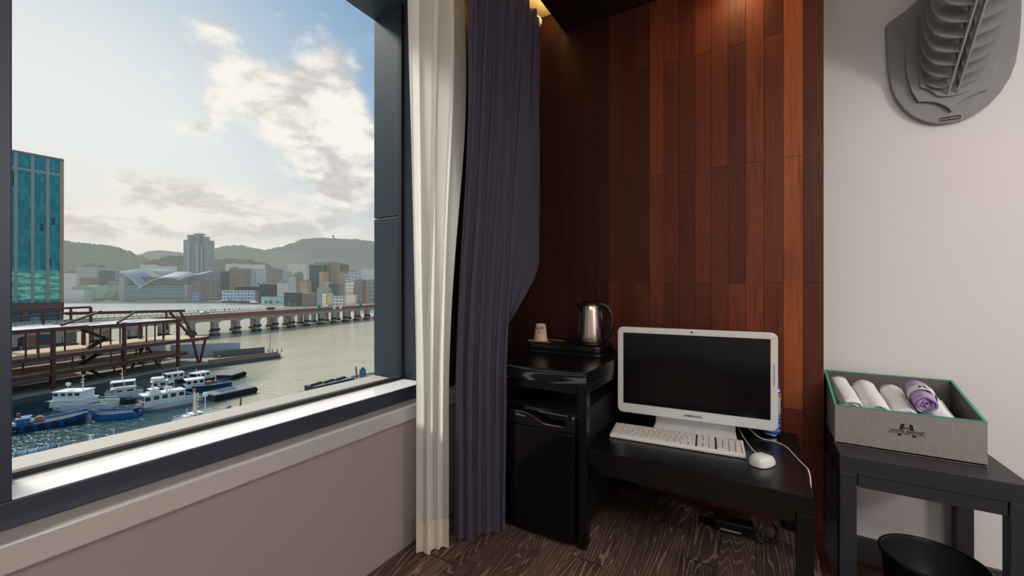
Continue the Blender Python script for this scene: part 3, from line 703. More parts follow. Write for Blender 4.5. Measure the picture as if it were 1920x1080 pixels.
def towel(label, x, y, z, R_, L, rz, tilt, m, band=None, seed=0, flat=1.0, mark=False):
    t = thing('rolled_towel', label, 'towel', (x, y, z), rz, 'rolled towels in the grey box')
    r = random.Random(seed); turns = 3.2; N = 150; cs = []
    r0 = 0.006; pitch = (R_-r0)/turns
    for k in range(N+1):
        a = 2*PI*turns*k/N; rad = r0+(R_-r0)*k/N + 0.0012*math.sin(a*2.3+seed)+0.0008*math.sin(a*5.1)
        cs.append((rad, a+seed))
    def P(rad, a, s):
        sag = 0.0015*math.sin(a*3+s*9+seed); ex = (1-(R_-rad)/R_*0.0)
        e = (s-0.5)*L; e += 0.006*(1-rad/R_)*(1 if s > 0.5 else -1)*-1 + 0.003*math.sin(a*1.7+seed)
        rr_ = rad+sag*0.6
        return Vector((rr_*math.cos(a), e, rr_*math.sin(a)*flat))
    mb = MB(); th = pitch*0.80
    ns = 10
    out = [[mb.bm.verts.new(P(rad, a, j/ns)) for j in range(ns+1)] for rad, a in cs]
    inn = [[mb.bm.verts.new(P(max(0.002, rad-th), a, j/ns)) for j in range(ns+1)] for rad, a in cs]
    for i in range(N):
        for j in range(ns):
            mb.bm.faces.new((out[i][j], out[i+1][j], out[i+1][j+1], out[i][j+1])); mb.bm.faces.new((inn[i][j+1], inn[i+1][j+1], inn[i+1][j], inn[i][j]))
        mb.bm.faces.new((out[i][0], inn[i][0], inn[i+1][0], out[i+1][0])); mb.bm.faces.new((out[i][ns], out[i+1][ns], inn[i+1][ns], inn[i][ns]))
    for j in range(ns):
        for q in (0, N): mb.bm.faces.new((out[q][j], out[q][j+1], inn[q][j+1], inn[q][j]))
    mt = Matrix.Rotation(tilt, 4, 'X')
    bmesh.ops.transform(mb.bm, matrix=mt, verts=mb.bm.verts[:])
    mb.build('roll', m, t, True)
    if band:
        b = MB(); b.grid(40, 3, lambda i, j: Vector(((R_+0.003)*math.cos(2*PI*i), (j-0.5)*L*0.26-0.004, (R_+0.003)*math.sin(2*PI*i)*flat)), True)
        bmesh.ops.transform(b.bm, matrix=mt, verts=b.bm.verts[:]); b.build('paper_band', band, t, True)
        f = lambda u, v, d: (mt @ Vector((u, v-0.004, (math.sqrt(max(0, (R_+0.0036)**2-u*u)))*flat+d)))
        g = MB()
        for s_ in (-1, 1): g.prism([(s_*0.0095, 0.001), (s_*0.0035, 0.001), (s_*0.0025, 0.012), (s_*0.0075, 0.012)], 0, 0.0004, f); g.prism([(s_*0.012, -0.009), (s_*0.0065, -0.009), (s_*0.006, -0.0055), (s_*0.0115, -0.0055)], 0, 0.0004, f)
        g.box(-0.0035, 0.001, 0, 0.0035, 0.003, 0.0004, mt @ Matrix.Translation((0, 0, (R_+0.0038)*flat)))
        g.prism([(-0.017, -0.0012), (0.017, -0.0012), (0.017, -0.0006), (-0.017, -0.0006)], 0, 0.0004, f)
        g.build('band_logo', INK, t)
        tx_ = text('band_lettering', 'HOTEL BRIDGE', 0.0045, INK, t, mt @ Matrix.Translation((0, -0.0078, (R_+0.0034)*flat)), 0.0003, 1.1)
    return t
tl = math.radians(13)
by = 1.897
towel('white rolled towel at the wood-panel end of the box', 0.2810, by+0.005, TB+0.140, 0.037, 0.205, math.radians(4), tl, TERRY, seed=1, flat=1.0)
towel('white rolled towel second from the wood-panel end', 0.3555, by+0.001, TB+0.137, 0.037, 0.205, math.radians(2), tl, TERRY, seed=2)
towel('white rolled towel lying half under the lilac one', 0.4285, by+0.008, TB+0.132, 0.036, 0.205, math.radians(0), tl, TERRY, seed=4)
towel('white rolled towel at the far end beyond the lilac roll', 0.519, by+0.008, TB+0.123, 0.037, 0.205, math.radians(-2), tl, TERRY, seed=5)
towel('lilac striped rolled towel with a white paper band', 0.476, by-0.030, TB+0.178, 0.031, 0.135, math.radians(-4), tl, LILAC, mat('paper_band_white', (244, 242, 240), 0.7), seed=3)
# bin
bn = thing('waste_bin', 'round black plastic bin on the floor under the side table', 'waste bin', (0.458, 1.700, FL2))
MB().lathe([(0,0.004),(0.088,0.004),(0.092,0),(0.095,0.004),(0.117,0.250),(0.122,0.256),(0.122,0.262),(0.116,0.263),(0.1135,0.256),(0.091,0.010),(0,0.010)], seg=64).build('bin_body', mat('black_bin_plastic', (26, 28, 31), 0.38, var=0.1, scale=500, bump=0.1), bn, True)
MB().tube([(0.1195*math.cos(q*2*PI/64), 0.1195*math.sin(q*2*PI/64), 0.260) for q in range(65)], 0.0055, 10).build('rolled_rim', BLACK_P, bn, True)

# ------------------------------------------------------------------ wall trophy
GREYB = mat('grey_laminate_board', (140, 140, 141), 0.55, var=0.05)
GREYE = mat('grey_board_edge', (160, 160, 158), 0.6, var=0.05)
tp = thing('wall_trophy', 'grey slatted animal-head wall trophy on a shield plaque', 'wall trophy', (0.600, YW, 1.545))
half = [(0, 0), (0.030, 0.003), (0.063, 0.018), (0.095, 0.043), (0.122, 0.078), (0.145, 0.125), (0.158, 0.175), (0.166, 0.240), (0.170, 0.320), (0.172, 0.412), (0.155, 0.424), (0.118, 0.446), (0.088, 0.474), (0.070, 0.505), (0.062, 0.545), (0.0, 0.56)]
outl = half + [(-u, v) for u, v in half[::-1][1:-1]]
MB().prism(outl, -0.002, -0.020, fy).build('plaque', GREYB, tp, bevel=0.0015)
ih = [(0, 0.036), (0.006, 0.048), (0.018, 0.062), (0.040, 0.079), (0.064, 0.088), (0.086, 0.092), (0.104, 0.135), (0.118, 0.205), (0.120, 0.270), (0.116, 0.350), (0.108, 0.400), (0.0, 0.46)]
MB().prism(ih + [(-u, v) for u, v in ih[::-1][1:-1]], -0.0195, -0.032, fy).build('shield', GREYB, tp, bevel=0.0012)
wv = [(0, 0.090), (0.022, 0.092), (0.040, 0.100), (0.052, 0.118), (0.066, 0.130), (0.083, 0.142), (0.085, 0.20), (0.083, 0.30), (0.0, 0.36)]
MB().prism(wv + [(-u, v) for u, v in wv[::-1][1:-1]], -0.0315, -0.040, fy).build('neck_backplate', GREYB, tp, bevel=0.001)
# throat line: from the shield outward and up
def throat(s):  # s = 0..1
    return Vector((0, -0.040-0.30*s, 0.100+0.255*s+0.02*s*s))
ax = (throat(1)-throat(0)).normalized(); back = Vector((0, -ax.z*-1, ax.y*-1)).normalized()
if back.y < 0: back = -back
for sx in (-1, 1):
    p = MB(); w_ = 0.0025
    A = [throat(0)+back*-0.004, throat(1)+back*-0.004, throat(1)+back*0.030, throat(0)+back*0.0]
    V = [p.bm.verts.new(q+Vector((sx*0.0115+d, 0, 0))) for d in (-w_, w_) for q in A]
    for f in [(0,1,2,3),(7,6,5,4),(0,4,5,1),(1,5,6,2),(2,6,7,3),(3,7,4,0)]: p.bm.faces.new([V[i] for i in f])
    p.build('spine_strip', GREYE, tp)
back = Vector((0, 0.30, 0.954)); ax = Vector((0, -0.954, 0.30))
for k in range(9):
    s = 0.05+k*0.098+0.002*k*k; c = throat(s)
    wid = 0.083+0.012*math.sin(s*3.2); dep = 0.30
    for sx in (-1, 1):
        pl = [(0.0135, 0.0)] + [(0.0135+(wid-0.0135)*math.sin(q*PI/2/9)**0.9, 0.004+0.105*(1-math.cos(q*PI/2/9))**1.1) for q in range(1, 10)] + [(wid*0.97, dep*0.7), (wid*0.85, dep), (0.0135, dep)]
        q = MB()
        q.prism([(sx*u, v) for u, v in pl], -0.0018, 0.0018, lambda u, v, d: c+Vector((u, 0, 0))+back*v+ax*d)
        # keep what stands in front of the plaque
        geo = q.bm.verts[:]+q.bm.edges[:]+q.bm.faces[:]
        r_ = bmesh.ops.bisect_plane(q.bm, geom=geo, plane_co=(0, -0.0402, 0), plane_no=(0, 1, 0), clear_outer=True)
        bmesh.ops.holes_fill(q.bm, edges=q.bm.edges[:], sides=0)
        if len(q.bm.faces): q.build('rib_slice', GREYB, tp)
        else: q.bm.free()
pl = MB().box(-0.026, -0.0215, 0.008, 0.026, -0.0195, 0.0235).build('name_plate', INK, tp)
MB().ring([(-0.0268, 0.0072), (0.0268, 0.0072), (0.0268, 0.0243), (-0.0268, 0.0243)], [(-0.026, 0.008), (0.026, 0.008), (0.026, 0.0235), (-0.026, 0.0235)], -0.0226, -0.0195, fy).build('plate_border', mat('brass', (150, 130, 104), 0.35, 0.8), pl)
text('plate_lettering', 'DEAR ROMAN', 0.0080, mat('brass', (150, 130, 104), 0.35, 0.8), pl, facing((0, -0.0216, 0.0157)), 0.0002, 0.92)

# ================================================================== the harbour outside
F_ = 756.0
def V(u, d): return (u*CY - d*SY, u*SY + d*CY)          # right / forward metres on the map -> world
def Upx(px, d): return (px-960)/F_*d
def Zpy(py, d): return EYE + (540-py)*d/F_
WZ = EYE-28.0; QZ = EYE-26.3; LZ = EYE-26.0
# water
def water_mat():
    m, t, p = new_mat('harbour_water')
    co = t.coord()
    a = t.noise(t.mapping(co, (1, 1, 1), rot=(0, 0, 0.5)), 0.55, 4, 0.6)
    b = t.noise(co, 1.9, 3, 0.6); c = t.noise(co, 0.045, 3)
    h = t.m('ADD', t.m('MULTIPLY', a, 1.0), t.m('MULTIPLY', b, 0.35))
    x, y, z = t.sep(co)
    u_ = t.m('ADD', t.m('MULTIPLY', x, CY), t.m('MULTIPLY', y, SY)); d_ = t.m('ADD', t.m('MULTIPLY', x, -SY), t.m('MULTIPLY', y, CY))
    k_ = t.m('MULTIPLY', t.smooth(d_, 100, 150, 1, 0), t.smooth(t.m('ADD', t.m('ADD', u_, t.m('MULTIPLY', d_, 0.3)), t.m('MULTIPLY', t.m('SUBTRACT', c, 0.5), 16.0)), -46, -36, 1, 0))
    sky_refl = t.mix(c, lin((182, 172, 146)), lin((212, 202, 176))); dark_refl = t.mix(c, lin((22, 54, 62)), lin((40, 80, 84)))  # pale sky reflection and dark hull reflection painted into the water colour
    sky_refl = t.mix(t.smooth(d_, 230, 520), sky_refl, lin((236, 233, 222)))  # paler with distance: far glitter and airlight put into the colour
    t.put(p.inputs['Base Color'], t.mix(k_, sky_refl, dark_refl))
    p.inputs['Roughness'].default_value = 0.10; p.inputs['IOR'].default_value = 1.4
    p.inputs['Specular IOR Level'].default_value = 0.6
    t.put(p.inputs['Normal'], t.bump(h, 0.5, 0.8)); return m
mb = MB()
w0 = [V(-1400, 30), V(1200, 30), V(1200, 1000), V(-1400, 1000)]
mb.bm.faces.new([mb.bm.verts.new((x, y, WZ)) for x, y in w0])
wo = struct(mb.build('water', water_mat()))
def slab(name, pts, z0, z1, m, kind='structure'):
    mb = MB(); mb.prism([V(*p) for p in pts], z0, z1, lambda u, v, d: (u, v, d)); o = mb.build(name, m)
    if kind: o['kind'] = kind
    return o
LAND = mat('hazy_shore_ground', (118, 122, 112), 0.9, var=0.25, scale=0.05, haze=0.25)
SHORE = [(-1500, 742), (-520, 742), (-470, 735), (-330, 722), (-270, 640), (-205, 540), (-165, 468), (-145, 430), (-60, 400), (900, 380), (900, 6500), (-6500, 6500)]
slab('land', SHORE, WZ-2, LZ, LAND)
# hills
def hill(ridge, d, base, m, rough=6.0, seed=1, back=900):
    r = random.Random(seed); P = []
    for (a, ya), (b, yb) in zip(ridge, ridge[1:]):
        n = max(2, int(abs(b-a)/3))
        for k in range(n): P.append((a+(b-a)*k/n, ya+(yb-ya)*(0.5-0.5*math.cos(PI*k/n))))
    P.append(ridge[-1]); mb = MB(); rows = []
    for i, (px, py) in enumerate(P):
        hz = Zpy(py, d)
        x, y = V(Upx(px, d), d); col = []
        for f, dd in ((0, -base), (0.34, -base*0.62), (0.62, -base*0.36), (0.86, -base*0.15), (1, 0), (0.8, back*0.4), (0, back)):
            q = V(Upx(px, d)*(d+dd)/d, d+dd); col.append(mb.bm.verts.new((q[0], q[1], LZ-3+(hz-LZ+3)*f+(r.uniform(-1, 1)*rough if 0 < f else 0))))
        rows.append(col)
    for A, B in zip(rows, rows[1:]):
        for k in range(len(A)-1): mb.bm.faces.new((A[k], B[k], B[k+1], A[k+1]))
    o = mb.build('hill', m, None, True); return struct(o)
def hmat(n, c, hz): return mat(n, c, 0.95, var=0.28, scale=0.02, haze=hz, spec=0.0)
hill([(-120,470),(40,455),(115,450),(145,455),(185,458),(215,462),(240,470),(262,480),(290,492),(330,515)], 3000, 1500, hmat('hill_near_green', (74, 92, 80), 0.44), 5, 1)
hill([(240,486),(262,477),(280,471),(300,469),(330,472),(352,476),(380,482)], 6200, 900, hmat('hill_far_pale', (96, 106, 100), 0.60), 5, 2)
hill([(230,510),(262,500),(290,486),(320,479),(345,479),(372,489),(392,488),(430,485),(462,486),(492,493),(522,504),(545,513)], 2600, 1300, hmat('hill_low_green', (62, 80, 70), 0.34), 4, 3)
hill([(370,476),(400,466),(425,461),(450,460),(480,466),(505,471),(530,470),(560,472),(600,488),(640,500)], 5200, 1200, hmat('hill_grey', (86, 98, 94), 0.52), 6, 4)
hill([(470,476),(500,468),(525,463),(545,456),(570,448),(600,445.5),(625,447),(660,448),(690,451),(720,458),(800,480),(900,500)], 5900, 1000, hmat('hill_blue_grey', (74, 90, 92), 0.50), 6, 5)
tw = thing('hilltop_tower', 'tiny broadcast tower on the crest of the far hill', 'tower', (*V(Upx(625, 5900), 5900), Zpy(448, 5900)-52))
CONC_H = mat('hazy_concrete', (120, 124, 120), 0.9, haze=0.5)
MB().cyl((0,0,0), (0,0,82), 10, 8, 10).build('shaft', CONC_H, tw); MB().cyl((0,0,82), (0,0,104), 14, 14, 10).build('pod', CONC_H, tw); MB().cyl((0,0,104), (0,0,130), 2.2, 1.0, 6).build('antenna', CONC_H, tw)

# ---------------------------------------------------------------- buildings
def facade(name, wall, glass, pw, ph, fx, fz, haze=0.2, rough=0.6, var=0.08):
    """plaster walls with a grid of windows laid out in metres"""
    if name in _M: return _M[name]
    m, t, p = new_mat(name); co = t.coord(); x, y, z = t.sep(co)
    gn = t.new('ShaderNodeNewGeometry'); nz = t.sep(gn.outputs['Normal'])[2]
    h = t.m('ADD', x, y)
    a = t.m('ABSOLUTE', t.m('SUBTRACT', t.m('FRACT', t.m('DIVIDE', h, pw)), 0.5))
    b = t.m('ABSOLUTE', t.m('SUBTRACT', t.m('FRACT', t.m('DIVIDE', z, ph)), 0.5))
    k = t.m('MULTIPLY', t.m('LESS_THAN', a, fx/2), t.m('LESS_THAN', b, fz/2))
    k = t.m('MULTIPLY', k, t.m('LESS_THAN', t.m('ABSOLUTE', nz), 0.5))
    wn = t.new('ShaderNodeTexWhiteNoise', noise_dimensions='2D'); t.put(wn.inputs['Vector'], t.comb(t.m('FLOOR', t.m('DIVIDE', h, pw)), t.m('FLOOR', t.m('DIVIDE', z, ph)), 0))
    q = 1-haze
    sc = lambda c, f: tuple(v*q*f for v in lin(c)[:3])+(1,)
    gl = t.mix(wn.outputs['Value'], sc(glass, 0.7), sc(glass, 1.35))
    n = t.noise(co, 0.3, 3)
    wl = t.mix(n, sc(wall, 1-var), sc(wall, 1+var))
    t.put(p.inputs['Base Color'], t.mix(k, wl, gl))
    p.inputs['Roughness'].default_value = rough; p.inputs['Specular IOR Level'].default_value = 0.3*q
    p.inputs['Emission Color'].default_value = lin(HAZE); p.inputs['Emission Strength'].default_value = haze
    _M[name] = m; return m
ROOFM = mat('hazy_flat_roof', (150, 150, 146), 0.9, haze=0.2)
def block(label, p0, p1, yt, d, m, name='office_building', cat='building', dep=14, rot=0.0, roofs=(), group=None, base=LZ, z0=None, steps=()):
    """a box building whose front stands at distance d; roofs = roof boxes (from, to, height) along the front"""
    p0 += 0.5; p1 -= 0.5; w = (p1-p0)/F_*d; cxu = Upx((p0+p1)/2, d)
    x, y = V(cxu, d+dep/2); h = Zpy(yt, d)-base
    b = thing(name, label, cat, (x, y, base), YAW+math.radians(rot), group)
    if abs(rot) > 1: w = w/(abs(math.cos(math.radians(rot)))+abs(math.sin(math.radians(rot)))*dep/max(w, 1)) if w > 0 else w
    MB().box(-w/2, -dep/2, 0, w/2, dep/2, h).build('wall', m, b)
    e = min(0.5, w*0.05)
    r = MB(); r.box(-w/2, -dep/2, h, w/2, dep/2, h+0.25); r.ring([(-w/2,-dep/2),(w/2,-dep/2),(w/2,dep/2),(-w/2,dep/2)], [(-w/2+e,-dep/2+e),(w/2-e,-dep/2+e),(w/2-e,dep/2-e),(-w/2+e,dep/2-e)], h, h+1.0, fnz)
    r.build('roof', ROOFM, b)
    for a, c, hh in roofs:
        MB().box(-w/2+w*a, -dep*0.3, h, -w/2+w*c, dep*0.35, h+hh).build('roof_house', m if hh < 0 else ROOFM, b)
    return b
fm = facade
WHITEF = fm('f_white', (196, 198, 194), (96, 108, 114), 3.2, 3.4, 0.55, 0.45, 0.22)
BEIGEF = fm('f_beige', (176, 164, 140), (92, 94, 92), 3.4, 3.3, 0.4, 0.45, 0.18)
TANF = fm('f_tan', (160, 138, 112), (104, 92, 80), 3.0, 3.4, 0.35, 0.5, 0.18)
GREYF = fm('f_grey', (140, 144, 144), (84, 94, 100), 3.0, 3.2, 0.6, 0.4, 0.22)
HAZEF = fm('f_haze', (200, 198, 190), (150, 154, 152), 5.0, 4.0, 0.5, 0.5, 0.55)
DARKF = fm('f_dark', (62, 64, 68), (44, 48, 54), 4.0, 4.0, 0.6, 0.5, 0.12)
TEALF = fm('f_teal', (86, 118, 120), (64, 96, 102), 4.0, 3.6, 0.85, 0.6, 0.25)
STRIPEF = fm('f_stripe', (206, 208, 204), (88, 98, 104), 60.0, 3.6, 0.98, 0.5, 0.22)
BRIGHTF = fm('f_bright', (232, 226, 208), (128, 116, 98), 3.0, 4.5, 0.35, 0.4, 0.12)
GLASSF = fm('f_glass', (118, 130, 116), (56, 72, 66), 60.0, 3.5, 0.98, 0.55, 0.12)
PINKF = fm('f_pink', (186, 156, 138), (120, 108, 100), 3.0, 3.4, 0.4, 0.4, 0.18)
# far left cluster
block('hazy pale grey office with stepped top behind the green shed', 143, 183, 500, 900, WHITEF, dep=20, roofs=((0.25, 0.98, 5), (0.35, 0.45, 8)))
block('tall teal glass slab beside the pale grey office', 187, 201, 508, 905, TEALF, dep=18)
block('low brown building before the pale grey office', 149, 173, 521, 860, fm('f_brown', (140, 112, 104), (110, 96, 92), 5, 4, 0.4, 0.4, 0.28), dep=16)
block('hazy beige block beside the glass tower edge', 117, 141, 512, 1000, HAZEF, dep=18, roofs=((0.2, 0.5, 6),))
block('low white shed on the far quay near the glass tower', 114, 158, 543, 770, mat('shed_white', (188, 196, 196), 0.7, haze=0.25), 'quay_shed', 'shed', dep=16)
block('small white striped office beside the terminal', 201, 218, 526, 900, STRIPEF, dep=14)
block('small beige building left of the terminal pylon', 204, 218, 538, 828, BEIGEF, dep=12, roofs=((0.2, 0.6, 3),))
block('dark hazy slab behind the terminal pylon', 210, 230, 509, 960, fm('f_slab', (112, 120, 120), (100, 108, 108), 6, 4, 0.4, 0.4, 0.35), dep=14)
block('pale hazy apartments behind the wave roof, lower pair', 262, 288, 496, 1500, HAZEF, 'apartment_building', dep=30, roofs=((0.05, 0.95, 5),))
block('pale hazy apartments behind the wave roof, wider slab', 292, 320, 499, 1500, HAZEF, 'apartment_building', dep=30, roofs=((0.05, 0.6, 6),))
# green netted building site
gb = thing('netted_building', 'green netted building site on the far quay', 'building', (*V(Upx(170, 790), 800), LZ), YAW)
GN = mat('green_netting', (96, 160, 130), 0.8, var=0.3, scale=0.12, haze=0.34)
s_ = 790/F_
MB().prism([(-12*s_, 6*s_), (-33*s_, 14*s_), (-34*s_, 27*s_), (-8*s_, 30*s_), (10*s_, 28*s_), (33*s_, 31*s_), (34*s_, 20*s_), (24*s_, 10*s_), (16*s_, 5*s_)], -12, 12, lambda u, v, d: (u, d, v)).build('netting', GN, gb)
MB().box(-10*s_, -6, 0, 10*s_, 6, 8*s_).build('ground_storey', mat('site_base', (130, 134, 122), 0.9, haze=0.25), gb)
# apartment tower
at_ = thing('apartment_tower', 'tall grey apartment tower of three joined shafts behind the wave roof', 'apartment tower', (*V(Upx(364, 1000), 1012), LZ), YAW+math.radians(-6))
s_ = 1000/F_
TW1 = fm('f_tower_a', (176, 182, 182), (96, 108, 116), 3.6, 3.1, 0.55, 0.5, 0.22); TW2 = fm('f_tower_b', (158, 166, 168), (92, 104, 112), 30, 3.1, 0.98, 0.42, 0.22)
def towr(x0, x1, y0, y1, yt, m, nm='shaft'):
    h = Zpy(yt, 1000)-LZ; return MB().box((x0-364)*s_, y0, 0, (x1-364)*s_, y1, h).build(nm, m, at_)
towr(340, 359, -8, 12, 449, TW1); towr(356, 376, -12, 8, 445, TW2); towr(374, 388.5, -4, 14, 450, TW1)
for x0, x1, y0, y1, yt in ((346, 359, -5, 8, 441), (362, 374, -8, 4, 438.5), (375.5, 383, -2, 8, 443)): towr(x0, x1, y0, y1, yt, TW1, 'crown')
for x0, x1, yt, hh in ((347.5, 358.5, 440, 2.5), (362, 373.5, 437.5, 2.5)):
    z = Zpy(yt, 1000)-LZ; MB().box((x0-364)*s_-1, -9, z-2.2, (x1-364)*s_+1, 9, z).build('crown_slab', ROOFM, at_)
for x0, x1 in ((352, 354.5), (369, 371.5), (379, 381)):
    st_ = MB(); st_.box((x0-364)*s_, -12.4, 6, (x1-364)*s_, -11.9, 134); st_.build('stair_strip', mat('tower_strip', (198, 202, 200), 0.8, haze=0.22), at_)
# wave-roofed terminal
tm = thing('ferry_terminal', 'glass ferry terminal with sweeping gull-wing roofs on the far quay', 'terminal', (*V(Upx(284, 760), 772), LZ), YAW)
s_ = 760/F_
def tx(px): return (px-284)*s_
def tz(py): return Zpy(py, 760)-LZ
MB().box(tx(228), -6, 0, tx(344), 22, tz(536)).build('glass_hall', fm('f_term', (126, 150, 150), (70, 108, 112), 200, 4.2, 0.999, 0.62, 0.24), tm)
MB().box(tx(230), 0, tz(536), tx(342), 22, tz(519)).build('upper_hall', fm('f_term2', (88, 112, 114), (60, 88, 94), 9, 3.0, 0.9, 0.7, 0.24), tm)
PYL = mat('terminal_pylon', (138, 146, 146), 0.8, haze=0.26)
MB().box(tx(218), -7, 0, tx(228), 20, tz(520)).build('pylon', PYL, tm); MB().box(tx(343), -8, 0, tx(347), 14, tz(534)).build('pylon', PYL, tm)
MB().box(tx(345), 4, 0, tx(362), 24, tz(527)).build('rear_block', mat('terminal_rear', (116, 104, 104), 0.8, haze=0.25), tm)
ROOFT = mat('terminal_roof', (150, 168, 180), 0.45, 0.1, haze=0.24, var=0.06); ROOFU = mat('terminal_soffit', (104, 126, 136), 0.6, haze=0.24)
def wing(name, prof, y0, y1, rise, m):
    def smooth_(P, n=8):
        o = []
        for i in range(len(P)-1):
            a, b, c, e = P[max(0, i-1)], P[i], P[i+1], P[min(len(P)-1, i+2)]
            for k in range(n):
                t = k/n; o.append(tuple(0.5*((2*b[q])+(c[q]-a[q])*t+(2*a[q]-5*b[q]+4*c[q]-e[q])*t*t+(3*b[q]-a[q]-3*c[q]+e[q])*t**3) for q in (0, 1)))
        o.append(P[-1]); return o
    P = smooth_(prof); mb = MB()
    mb.grid(len(P)-1, 6, lambda i, j: Vector((tx(P[round(i*(len(P)-1))][0])+rise[0]*j*s_, y0+(y1-y0)*j, tz(P[round(i*(len(P)-1))][1])+rise[1]*j*s_)))
    return mb.build(name, m, tm, True, solid=0.8)
wing('roof_wing', [(226, 510), (237, 515), (248, 523), (257, 532), (265, 539)], -14, 16, (9, 7), ROOFT)
wing('roof_wing', [(258, 541), (272, 534), (288, 525), (303, 521), (318, 520.5), (330, 522), (338, 525)], -14, 18, (6, 12), ROOFU)
wing('roof_wing', [(338, 524.5), (350, 519), (362, 516), (376, 515)], -14, 18, (4, 8), ROOFU)
wing('roof_wing', [(265, 504.5), (276, 508), (286, 514), (293, 519)], 0, 26, (16, 1), ROOFT)
for prof in ([(226, 510), (237, 515), (248, 523), (257, 532), (265, 539)], [(258, 541), (272, 534), (288, 525), (303, 521), (318, 520.5), (330, 522), (338, 525)], [(338, 524.5), (350, 519), (362, 516)]):
    MB().tube([(tx(a), -14.3, tz(b)) for a, b in prof], 0.45, 6).build('roof_edge', mat('terminal_edge', (214, 216, 214), 0.5, haze=0.24), tm)
MB().box(tx(255), -11, 0, tx(330), -7, 2.2).build('quay_canopy', mat('terminal_canopy', (196, 190, 172), 0.8, haze=0.2), tm)
block('dark grey block behind the terminal roof end', 362, 385, 516, 830, fm('f_rear', (104, 110, 114), (88, 96, 100), 8, 5, 0.5, 0.4, 0.28), dep=20, roofs=((0.0, 0.3, 3),))
block('low blue-windowed kiosk building beside the terminal', 360, 374, 549, 740, fm('f_kiosk', (120, 140, 160), (54, 90, 150), 5, 5, 0.6, 0.7, 0.2), dep=8)
# middle cluster
block('blue-roofed market hall behind the shed row', 390, 414, 511, 900, mat('blue_roof_hall', (92, 122, 168), 0.7, haze=0.25), 'market_hall', dep=18)
block('white banded long building beneath the blue roof', 383, 413, 519, 860, fm('f_band', (176, 178, 178), (96, 100, 106), 60, 5, 0.98, 0.5, 0.22), dep=14)
block('dark teal office next to the tan block', 413, 429, 509, 830, fm('f_dteal', (66, 90, 92), (54, 76, 82), 4, 3.4, 0.8, 0.5, 0.18), dep=16)
block('wide tan block with thin dark window lines', 429, 461, 504, 830, TANF, dep=18, roofs=((0.05, 0.3, 4),))
block('narrow teal striped tower beside the tan block', 461, 470, 505, 830, TEALF, dep=14)
block('grey striped office between teal tower and white sign wall', 470, 479, 506, 830, STRIPEF, dep=14)
sg = block('pale block with a white sign wall of two dark marks', 479, 500, 506, 830, fm('f_sign', (186, 192, 192), (150, 160, 164), 30, 20, 0.3, 0.06, 0.2), dep=14)
for dx in (-5.4, 5.4):
    g = MB(); g.bar((dx-1.5, -7.3, 37.5), (dx+1.0, -7.3, 32.5), 0.2, 1.6); g.bar((dx+1.8, -7.3, 37.0), (dx, -7.3, 33.5), 0.2, 1.2); g.build('sign_mark', mat('sign_dark', (60, 70, 80), 0.8, haze=0.2), sg)
block('beige windowed apartment block at the row end', 501, 522, 506, 830, fm('f_bw', (158, 152, 138), (74, 78, 84), 4.2, 3.6, 0.5, 0.4, 0.2), 'apartment_building', dep=16, roofs=((0.0, 0.25, 2),))
for i, (a, b, y) in enumerate(((422, 432, 495), (432, 443, 494), (446, 458, 495), (461, 470, 495), (472, 480, 496), (483, 491, 495.5))):
    block(('hazy pale apartment slab on the slope behind the tan block' if i < 4 else 'hazy pale apartment slab above the white sign wall'), a, b, y, 1500, HAZEF, 'apartment_building', dep=22, group='hazy apartments on the near slope' if i < 4 else 'hazy apartments above the sign wall', roofs=((0.2, 0.8, 4),))
fmk = block('pale blue fish market hall with glazed front and arched base', 415, 479, 545, 700, fm('f_market', (170, 186, 202), (88, 112, 140), 6.0, 5.4, 0.7, 0.55, 0.16), 'market_hall', dep=18)
for k in range(4): MB().prism([(-29.5+k*14.8+q*14.8/10, 3.2+1.8*math.sin(q*PI/10)) for q in range(11)]+[(-29.5+(k+1)*14.8, 5.6), (-29.5+k*14.8, 5.6)], -9.4, -9.0, lambda u, v, d: (u, d, v)).build('base_arch', mat('market_arch', (206, 212, 216), 0.7, haze=0.16), fmk)
MB().box(-29, -9.3, 0, 29, -9.05, 3.4).build('shaded_base', mat('market_base', (60, 62, 66), 0.8, haze=0.14), fmk)
block('dark flat roof building behind the fish market', 440, 488, 538, 720, DARKF, dep=14)
block('large dark grey hall beside the fish market', 486, 518, 533, 700, DARKF, dep=20, roofs=((0.05, 0.95, 1.5),))
block('white stepped office with grey front near the bridge', 519, 542, 531, 680, WHITEF, dep=16, roofs=((0.05, 0.4, 5),))
tn = block('long pale turquoise tent hall on the quay', 489, 534, 557.5, 650, mat('tent_cloth', (150, 186, 192), 0.7, var=0.25, scale=0.15, haze=0.15), 'tent_hall', 'tent', dep=10)
lorry = thing('delivery_truck', 'white box truck parked on the far quay', 'truck', (*V(Upx(476, 690), 690), LZ), YAW)
MB().box(-6, -1.3, 0.9, 3.5, 1.3, 4.2).build('cargo_box', mat('truck_white', (226, 226, 222), 0.5, haze=0.12), lorry); MB().box(3.8, -1.2, 0.7, 6.4, 1.2, 3.2).build('cab', mat('truck_cab', (200, 204, 206), 0.5, haze=0.12), lorry)
for x in (-4, 4.6): MB().cyl((x, -1.35, 0.5), (x, 1.35, 0.5), 0.5, seg=10).build('wheel', BLACK_MT, lorry)
